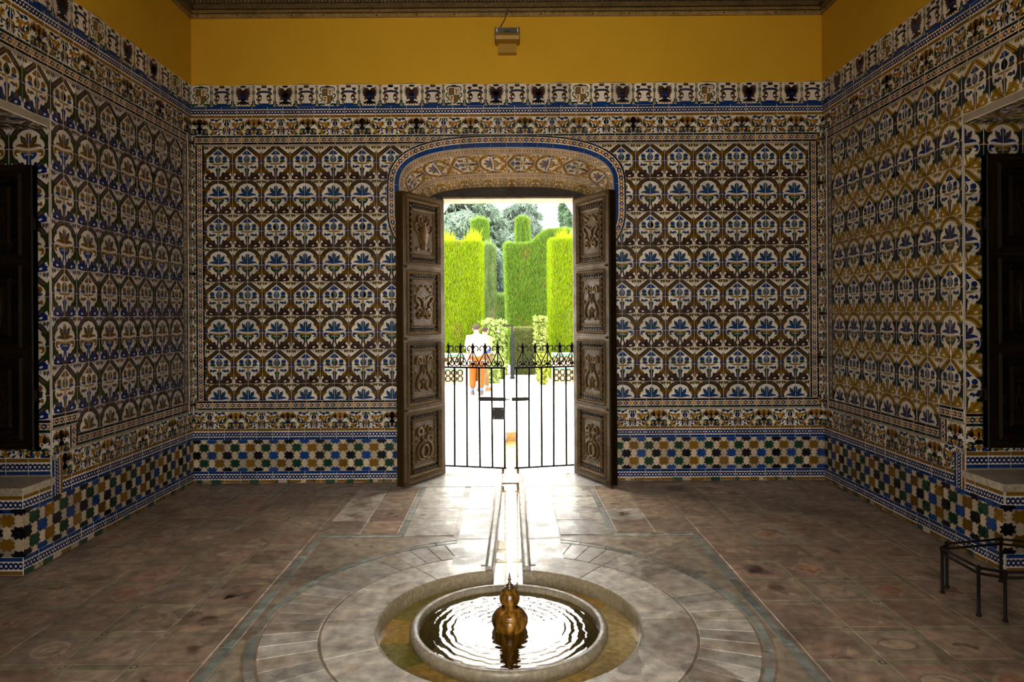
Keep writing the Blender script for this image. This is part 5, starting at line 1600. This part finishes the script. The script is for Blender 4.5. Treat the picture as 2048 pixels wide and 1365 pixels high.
hedge('clipped_hedge', 'mid green clipped cypress screen with a rounded shoulder, set farther back', (X(1011, Y2) + X(1108, Y2)) / 2 + .3, Y2 + .6, hw + .6, 1.6, Z(462, Y2) - GZ, MID_A, MID_B, 2600, spiky=.10, shape=shp, bl=(.13, .02), taper=.10, brown=(0.22, 0.11, 0.05))
Y3 = 29.0
hedge('cypress_column', 'slim clipped green pillar rising above the rounded screen', X(1046, Y3), Y3, X(1059, Y3) - X(1034, Y3), .55, Z(437, Y3) - GZ, MID_A, (0.14, 0.26, 0.03), 2600, round_top=.10, spiky=.05, bl=(.13, .02))
hedge('cypress_column', 'slim ragged green pillar rising above the block behind the walkers', X(961, Y3), Y3, X(977, Y3) - X(946, Y3), .6, Z(441, Y3) - GZ, MID_A, (0.14, 0.25, 0.03), 2600, round_top=.1, spiky=.12, bl=(.14, .022))
Y4 = 24.0
hedge('cypress_column', 'thin dull green cypress with a bare brown trunk between the hedges', X(976, Y4), Y4, X(990, Y4) - X(962, Y4), .6, Z(492, Y4) - GZ, (0.05, 0.09, 0.02), (0.12, 0.18, 0.05), 1500, round_top=.1, spiky=.14, brown=(0.16, 0.09, 0.05))
mb = MB((0.085, 0.048, 0.028)); mb.tube([(X(992, Y4), Y4 - .3, GZ), (X(990, Y4), Y4 - .3, .6), (X(985, Y4), Y4 - .25, 1.6), (X(984, Y4), Y4 - .2, 2.6)], [.1, .08, .06, .03], 8)
t = mb.obj('trunk', M_BARK)
t.parent = [o for o in COL.objects if o.name.startswith('cypress_column') and o.get('label', '').startswith('thin dull')][0]
t.matrix_parent_inverse = Matrix.Translation((-X(976, Y4), -Y4, -GZ))
Y5 = 31.0
hedge('box_hedge', 'low hedge closing the gap between the tall hedges', X(1005, Y5), Y5, 1.1, .8, Z(592, Y5) - GZ, (0.07, 0.14, 0.03), (0.15, 0.25, 0.06), 1500, spiky=.1, bl=(.16, .025))
Y6 = 22.0
hedge('box_hedge', 'low clipped box hedge beside the dark post', X(1064, Y6), Y6, X(1106, Y6) - X(1024, Y6), .9, Z(657, Y6) - GZ, (0.10, 0.125, 0.035), (0.21, 0.23, 0.075), 2600, spiky=.03, bl=(.07, .03), brown=(0.25, 0.16, 0.09))
Y7 = 21.9
hedge('box_hedge', 'low dark green hedge between the walkers and the post', X(995, Y7), Y7, X(1011, Y7) - X(979, Y7), .6, Z(672, Y7) - GZ, (0.06, 0.10, 0.02), (0.16, 0.22, 0.05), 2200, spiky=.06, bl=(.08, .03))

def shrub(name, label, c, rad, n, ca, cb, ll=.11, lw=.045, z0=GZ, stems=7):
    root = empty(name, (c[0], c[1], z0)); tag(root, label, 'shrub')
    rx, ry, rz = rad
    m = MB((0.14, 0.10, 0.05))
    tips = []
    for k in range(stems):
        a = rnd.uniform(0, 2 * PI); t = Vector((math.cos(a) * rx * rnd.uniform(.3, .9), math.sin(a) * ry * rnd.uniform(.3, .9), rz * rnd.uniform(.7, 1.0)))
        q = smoothpath([(0, 0, 0), (t.x * .3, t.y * .3, t.z * .6), tuple(t)], 4); m.tube([tuple(p) for p in q], [.018 - .0015 * i for i in range(len(q))], 5); tips += q[2:]
    m.obj('stems', M_BARK, root)
    T = np.array([tuple(p) for p in tips])
    base = T[nrg.integers(0, len(T), n)] + nrg.normal(0, 1, (n, 3)) * np.array([rx, ry, rz]) * .22
    base[:, 2] = np.clip(base[:, 2], .04, rz * 1.1)
    D = nrg.normal(0, 1, (n, 3)) + np.array([0, -.5, .3]); D /= np.linalg.norm(D, axis=1, keepdims=True)
    r = nrg.normal(size=(n, 3)); s = np.cross(D, r); s /= np.linalg.norm(s, axis=1, keepdims=True)
    L = ll * nrg.uniform(.6, 1.3, (n, 1)); W = lw * nrg.uniform(.7, 1.3, (n, 1))
    a = base; b = base + D * L * .5 + s * W; c_ = base + D * L; d = base + D * L * .5 - s * W
    V = np.stack([a, b, c_, a, c_, d], 1).reshape(-1, 3)
    C = np.repeat(colmix(n, ca, cb), 2, 0)
    o = obj('foliage', tri_mesh('foliage', V, C), M_LEAF, root); o['kind'] = 'stuff'
    return root
shrub('leafy_shrub', 'pale green leafy shrub at the walkers right shoulder', (X(985, 19.0), 19.0), (.30, .22, Z(655, 19.0) - GZ), 2600, (0.13, 0.21, 0.04), (0.30, 0.38, 0.13))
shrub('leafy_shrub', 'sprawling light green shrub at the near corner of the low box hedge', (X(1080, 19.2), 19.2), (.19, .2, Z(650, 19.2) - GZ), 2200, (0.13, 0.20, 0.03), (0.34, 0.38, 0.12))
shrub('leafy_shrub', 'yellowish low bush spilling onto the sand by the right bench', (X(1086, 18.5), 18.5), (.13, .15, .72), 1300, (0.15, 0.20, 0.02), (0.32, 0.34, 0.07), .09, .04)
shrub('leafy_shrub', 'small light green bush growing against the dark post', (X(1003, 20.2), 20.2), (.09, .12, .85), 1200, (0.20, 0.30, 0.05), (0.42, 0.50, 0.14))

# dark post with a horizontal arm
yp = 20.2
root = empty('garden_post', (X(1024, yp), yp, GZ)); tag(root, 'grey iron post with a horizontal arm among the shrubs', 'post')
zt = Z(652, yp) - GZ
mb = MB((0.014, 0.018, 0.02)); mb.lathe([(.07, 0), (.07, .05), (.052, .08), (.05, zt * .78), (.03, zt * .8), (.026, zt)], seg=12); mb.obj('shaft', M_MATTE, root)
mb = MB((0.02, 0.017, 0.014)); mb.box(-.52, .04, -.03, .03, zt - .03, zt + .03); mb.obj('arm', M_MATTE, root)

# tiled garden benches
def diamond_tile(s):
    sh = [(rect(-s, s, -s, s), 0, (0.36, 0.28, 0.20))]
    sh += [([(0, .42 * s), (.3 * s, 0), (0, -.42 * s), (-.3 * s, 0)], 2, (0.10, 0.11, 0.05)), ([(0, .28 * s), (.17 * s, 0), (0, -.28 * s), (-.17 * s, 0)], 3, (0.38, 0.27, 0.12)), (ell(0, 0, .07 * s, .07 * s, 0, 6), 4, (0.20, 0.24, 0.16))]
    for a in (-1, 1):
        for b in (-1, 1):
            sh.append(([(a * .5 * s, b * .5 * s), (a * .5 * s, b * .22 * s), (a * .34 * s, b * .34 * s), (a * .22 * s, b * .5 * s)], 2, (0.22, 0.11, 0.045))); sh.append((leaf(a * .12 * s, b * .3 * s, a * .34 * s, b * .12 * s, .07 * s), 3, (0.15, 0.13, 0.12)))
    return sh
DT = .166
ME_DT = tile_mb(DT, DT, (0.36, 0.28, 0.20), diamond_tile(DT)).mesh('bench_tile')
_m = tile_mb(DT, .09, (0.36, 0.28, 0.20), [(rect(-.066 + .05 * k, -.05 + .05 * k, -.04, .02), 1, (0.22, 0.12, 0.06)) for k in range(4)] + [(rect(-.09, .09, .02, .045), 1, (0.26, 0.16, 0.09))]); ME_DT2 = _m.mesh('skirting_tile')
_m = tile_mb(DT, .055, (0.04, 0.14, 0.09), []); ME_RIM = _m.mesh('rim_tile')
def bench(x0, x1, label):
    ys, yb = 18.5, 18.95
    root = empty('tiled_bench', ((x0 + x1) / 2, ys, GZ)); tag(root, label, 'bench')
    L = x1 - x0
    m = MB((0.34, 0.26, 0.2)); m.box(-L / 2, L / 2, 0, .9, 0, .46); m.box(-L / 2, L / 2, yb - ys, .9, .46, .80); m.obj('body', M_GROUT, root)
    m = MB((0.42, 0.40, 0.37)); m.box(-L / 2, L / 2, -.012, yb - ys, .455, .475); m.box(-L / 2, L / 2, yb - ys - .012, .9, .80, .82); m.obj('top', M_MARBLE, root)
    k = int(L / DT)
    for i in range(k):
        x = -L / 2 + DT * (i + .5)
        def F(z, y): return Matrix(((1, 0, 0, x), (0, 0, -1, y), (0, 1, 0, z), (0, 0, 0, 1)))
        for z in (.17, .336): obj('bench_tile', ME_DT, M_TILE, root, F(z, 0))
        obj('skirting_tile', ME_DT2, M_TILE, root, F(.042, 0)); obj('rim_tile', ME_RIM, M_TILE, root, F(.447 - .001, -.001))
        obj('bench_tile', ME_DT, M_TILE, root, F(.66, yb - ys)); obj('rim_tile', ME_RIM, M_TILE, root, F(.775, yb - ys)); obj('skirting_tile', ME_DT2, M_TILE, root, F(.53, yb - ys))
bench(X(938, 18.5) - 12 * DT, X(938, 18.5), 'tiled garden bench with green edges behind the walkers')
bench(X(1106, 18.5), X(1106, 18.5) + 10 * DT, 'tiled garden bench with green edges below the right hedge')

# trees beyond the hedges
def cedar(name, label, x, y, h, spread, ca, cb, nb=70, per=900, z_lo=.12, droop=.5, trunk=.35, seed=1):
    r = np.random.default_rng(seed)
    root = empty(name, (x, y, GZ)); tag(root, label, 'tree', 'trees beyond the hedges')
    m = MB((0.10, 0.085, 0.07)); m.tube([(0, 0, 0), (.1, 0, h * .4), (0, .1, h * .97)], [trunk, trunk * .7, .06], 10)
    V, C = [], []
    for b in range(nb):
        t = z_lo + (1 - z_lo) * (b + .5) / nb
        a = r.uniform(0, 2 * PI); L = spread * (1.12 - t) ** .45 * r.uniform(.7, 1.15)
        p0 = np.array([0, 0, h * t]); d = np.array([math.cos(a), math.sin(a), 0])
        s = np.linspace(0, 1, 10)
        path = p0 + np.outer(s * L, d) + np.outer(np.sin(s * PI * .8) * .08 * L - droop * s ** 2 * L * .5, [0, 0, 1])
        m.tube([tuple(q) for q in path[::3]], [.05, .04, .03, .015], 4)
        n = per
        si = r.uniform(.12, 1, n) ** .8
        P = p0 + np.outer(si * L, d) + np.outer(np.sin(si * PI * .8) * .08 * L - droop * si ** 2 * L * .5, [0, 0, 1])
        side = np.array([-d[1], d[0], 0])
        wdt = .34 * L * np.sqrt(1.1 - si) 
        off = r.normal(0, 1, n) * wdt * .6
        P += np.outer(off, side); P[:, 2] -= np.abs(off) * .25 + r.exponential(.16, n)
        D = d * .5 + r.normal(0, .45, (n, 3)) + np.array([0, 0, -.6 * droop - .2]); D /= np.linalg.norm(D, axis=1, keepdims=True)
        sd = np.cross(D, r.normal(size=(n, 3))); sd /= np.linalg.norm(sd, axis=1, keepdims=True)
        ln = r.uniform(.2, .5, (n, 1)); wd = r.uniform(.025, .06, (n, 1))
        V.append(np.stack([P - sd * wd, P + sd * wd, P + D * ln], 1).reshape(-1, 3))
        k = r.uniform(0, 1, (n, 1)); C.append(np.array(ca) * (1 - k) + np.array(cb) * k)
    m.obj('trunk', M_BARK, root)
    o = obj('crown', tri_mesh('crown', np.concatenate(V), np.concatenate(C)), M_LEAF, root); o['kind'] = 'stuff'
    return root
GL_HAZE_A, GL_HAZE_B = (0.10, 0.15, 0.115), (0.17, 0.235, 0.18)  # glaucous green paled so the colour carries the distant haze
cedar('cedar_tree', 'large grey green cedar with drooping branches behind the left hedges', -2.6, 40, 9.3, 4.6, GL_HAZE_A, GL_HAZE_B, 80, 1300, .1, .75, .45, 3)
cedar('cedar_tree', 'feathery grey green conifer rising beyond the slim pillars', 1.0, 50, 11.0, 3.6, (0.11, 0.155, 0.125), (0.18, 0.24, 0.195), 70, 800, .08, .5, .35, 5)  # haze is in this foliage colour too
cedar('cedar_tree', 'dark green conifer at the right edge of the garden view', 4.5, 42, 9.9, 2.3, (0.06, 0.11, 0.065), (0.14, 0.22, 0.13), 70, 1000, .1, .35, .3, 9)
cedar('cedar_tree', 'low dark conifer filling the gap behind the thin cypress', -.9, 33.6, 4.8, 1.1, (0.03, 0.05, 0.04), (0.08, 0.115, 0.095), 40, 900, .1, .6, .2, 12)
cedar('cedar_tree', 'broad distant conifer to the far left of the view', -9, 52, 9, 6, GL_HAZE_A, GL_HAZE_B, 60, 700, .1, .6, .4, 21)
cedar('cedar_tree', 'pale green slender conifer before the bright gap of sky', 3.4, 36, 6.4, 1.5, (0.08, 0.14, 0.06), (0.18, 0.26, 0.13), 40, 700, .1, .2, .15, 31)

# ------------------------------------------------------------------ two walkers
def skin_mesh(nm, V, E, R, sub=2, root=0):
    me = bpy.data.meshes.new(nm + '_skeleton'); me.from_pydata(V, E, []); me.update()
    o = bpy.data.objects.new(nm + '_skeleton', me); COL.objects.link(o)
    o.modifiers.new('s', 'SKIN'); sk = o.data.skin_vertices[0].data
    for i, r in enumerate(R): sk[i].radius = r if isinstance(r, tuple) else (r, r)
    for i in range(len(V)): sk[i].use_root = (i == root)
    sb = o.modifiers.new('b', 'SUBSURF'); sb.levels = sub; sb.render_levels = sub
    dg = bpy.context.evaluated_depsgraph_get()
    m2 = bpy.data.meshes.new_from_object(o.evaluated_get(dg))
    m2.name = nm; m2.materials.clear()
    bpy.data.objects.remove(o); bpy.data.meshes.remove(me)
    m2.polygons.foreach_set('use_smooth', [True] * len(m2.polygons))
    return m2
def paint(me, col):
    for a in list(me.color_attributes): me.color_attributes.remove(a)
    at = me.color_attributes.new('Col', 'FLOAT_COLOR', 'CORNER'); arr = np.ones((len(me.loops), 4), np.float32); arr[:, :3] = col
    at.data.foreach_set('color', arr.ravel()); return me
def person(loc, rz, hgt, label, shirt, trousers, hair, sock, shoe, stride=(0.0, 0.0), bare=False, lean=0.0, arms='front'):
    s = hgt / 1.70
    root = empty('person', (loc[0], loc[1], GZ), rz); tag(root, label, 'person')
    def P(*a): return tuple(v * s for v in a)
    f1, f2 = stride      # forward offsets of left and right foot
    hipz = .90
    # skeleton faces +y
    V = [P(0, 0, .95), P(0, .0, 1.12), P(0, -.01, 1.30), P(0, -.01, 1.42), P(0, .015, 1.50), P(lean, .035, 1.575), P(lean, .045, 1.66),
         P(-.19, -.01, 1.40), P(-.235, -.02, 1.15), P(-.20, .16, 1.00), P(-.16, .26, 1.02),
         P(.19, -.01, 1.40), P(.235, -.02, 1.15), P(.20, .16, 1.00), P(.16, .26, 1.02),
         P(-.095, 0, .88), P(-.10, f1 * .45 + .03, .50), P(-.105, f1, .10 + max(0, -f1) * .18), P(-.115, f1 + .10, .04 + max(0, -f1) * .02),
         P(.095, 0, .88), P(.10, f2 * .45 + .03, .50), P(.105, f2, .10 + max(0, -f2) * .18), P(.115, f2 + .10, .04 + max(0, -f2) * .02)]
    E = [(0, 1), (1, 2), (2, 3), (3, 4), (4, 5), (5, 6), (3, 7), (7, 8), (8, 9), (9, 10), (3, 11), (11, 12), (12, 13), (13, 14), (0, 15), (15, 16), (16, 17), (17, 18), (0, 19), (19, 20), (20, 21), (21, 22)]
    R = [(.15, .11), (.14, .10), (.16, .11), (.10, .08), (.055, .055), (.075, .088), (.07, .082), .055, .042, .034, .03, .055, .042, .034, .03, .085, .058, .04, .035, .085, .058, .04, .035]
    R = [tuple(v * s for v in r) if isinstance(r, tuple) else r * s for r in R]
    obj('body', paint(skin_mesh('person_body', V, E, R, 2), (0.26, 0.13, 0.08)), M_SKIN, root)
    # five fingers on each hand, curled forward, as part of the hands
    for sd in (-1, 1):
        m = MB((0.26, 0.13, 0.08))
        for k in range(4):
            x = sd * (.16 - .012 + .009 * k); L = (.075, .085, .08, .062)[k]
            m.tube([P(x, .25, 1.03 - .008 * k), P(x, .25 + L * .5, 1.03 - .008 * k), P(x - sd * .012, .25 + L * .85, 1.015 - .008 * k), P(x - sd * .02, .25 + L, .995 - .008 * k)], [.009 * s, .009 * s, .008 * s, .006 * s], 6)
        m.tube([P(sd * .145, .23, 1.035), P(sd * .115, .265, 1.05), P(sd * .105, .30, 1.045)], [.011 * s, .01 * s, .008 * s], 6)
        m.obj('fingers', M_SKIN, root)
    # shirt over torso and upper arms
    Vs = [V[0], V[1], V[2], V[3], V[7], V[8], V[11], V[12], P(-.225, .03, 1.10), P(.225, .03, 1.10), P(0, 0, .86)]
    Es = [(0, 1), (1, 2), (2, 3), (3, 4), (4, 5), (5, 8), (3, 6), (6, 7), (7, 9), (0, 10)]
    Rs = [(.185, .135), (.18, .13), (.20, .145), (.13, .10), .085, .072, .085, .072, .06, .06, (.19, .14)]
    Rs = [tuple(v * s for v in r) if isinstance(r, tuple) else r * s for r in Rs]
    obj('shirt', paint(skin_mesh('person_shirt', Vs, Es, Rs, 2), shirt), M_CLOTH, root)
    kl, kr = V[16], V[20]
    al = tuple(V[16][i] * .12 + V[17][i] * .88 for i in range(3)); arr = tuple(V[20][i] * .12 + V[21][i] * .88 for i in range(3))
    Vt = [P(0, 0, .93), V[15], kl, al, V[19], kr, arr]
    Et = [(0, 1), (1, 2), (2, 3), (0, 4), (4, 5), (5, 6)]
    Rt = [(.165 * s, .12 * s), .112 * s, .092 * s, .082 * s, .112 * s, .092 * s, .082 * s]
    obj('trousers', paint(skin_mesh('person_trousers', Vt, Et, Rt, 2), trousers), M_CLOTH, root)
    # head details: hair cap, ears, nose, eyes and mouth on the far side
    hc = Vector(P(lean, .04, 1.62))
    m = MB(hair)
    seg, rings = 16, 8
    for i in range(rings + 1):
        th = i / rings * PI * .60
        for k in range(seg):
            a = 2 * PI * k / seg
            low = 1.0 if math.sin(a) < .3 else .72
            t2 = th * low
            m.v.append(tuple(hc + Vector((.084 * s * math.sin(t2) * math.cos(a), .099 * s * math.sin(t2) * math.sin(a) - .004, .102 * s * math.cos(t2)))))
    for i in range(rings):
        for k in range(seg): m.face([i * seg + k, i * seg + (k + 1) % seg, (i + 1) * seg + (k + 1) % seg, (i + 1) * seg + k], None, True)
    m.obj('hair', M_CLOTH, root)
    m = MB((0.26, 0.13, 0.08))
    for sd in (-1, 1):
        m.lathe([(0, -.03), (.012, -.02), (.014, .0), (.012, .022), (0, .03)], tuple(hc + Vector((sd * .082 * s, 0, -.03 * s))), 8)
    m.tube([tuple(hc + Vector((0, .085 * s, .0))), tuple(hc + Vector((0, .108 * s, -.03 * s))), tuple(hc + Vector((0, .09 * s, -.038 * s)))], [.008, .013, .008], 6)
    m.obj('face', M_SKIN, root)
    m = MB((0.03, 0.02, 0.015))
    for sd in (-1, 1): m.lathe([(0, -.006), (.009, 0), (0, .006)], tuple(hc + Vector((sd * .03 * s, .085 * s, .0))), 8)
    m.box(-.022 * s, .022 * s, .085 * s, .092 * s, -.066 * s, -.06 * s, (0.35, 0.12, 0.10), Matrix.Translation(hc)); m.obj('features', M_SKIN, root)
    for i, f in ((17, f1), (21, f2)):
        a = Vector(V[i]); lift = max(0, -f) * .18 * s
        m = MB(sock); m.tube([tuple(a + Vector((0, 0, .09 * s))), tuple(a + Vector((0, 0, -.04 * s)))], .045 * s, 8); m.obj('sock', M_CLOTH, root)
        m = MB(shoe); tilt = Matrix.Translation(a + Vector((0, 0, -.10 * s))) @ Matrix.Rotation(-max(0, -f) * 1.4, 4, 'X')
        for z0, z1, g in ((0, .025, 1.05), (.025, .065, 1.0), (.065, .10, .72)):
            p = [(.047 * s * g * math.cos(q) * (1 if math.sin(q) < .3 else .9), (.04 + .14 * g * math.sin(q)) * s) for q in np.linspace(0, 2 * PI, 13)[:-1]]
            b0 = len(m.v); m.prism(p, z0 * s, z1 * s)
            for q in range(b0, len(m.v)): m.v[q] = tuple(tilt @ Vector(m.v[q]))
        m.obj('shoe', M_CLOTH, root)
    return root
yp = 16.2
person((X(953, yp), yp), 0.05, 1.665, 'person in a pale shirt and orange trousers seen from behind', (0.62, 0.52, 0.42), (0.27, 0.070, 0.012), (0.05, 0.035, 0.03), (0.10, 0.15, 0.40), (0.10, 0.08, 0.07), (.06, -.03), lean=-.01)
yp = 16.75
p2 = person((X(968, yp), yp), -0.75, 1.60, 'person with dark hair and khaki trousers stepping out behind the orange trousers', (0.36, 0.22, 0.14), (0.17, 0.11, 0.06), (0.045, 0.03, 0.025), (0.25, 0.2, 0.15), (0.22, 0.13, 0.07), (.22, -.30))
m = MB((0.03, 0.08, 0.24)); m.box(.13, .27, -.16, -.06, .98, 1.14); m.box(.14, .26, -.17, -.06, 1.10, 1.16, (0.5, 0.6, 0.75)); m.obj('blue_bag', M_CLOTH, p2)
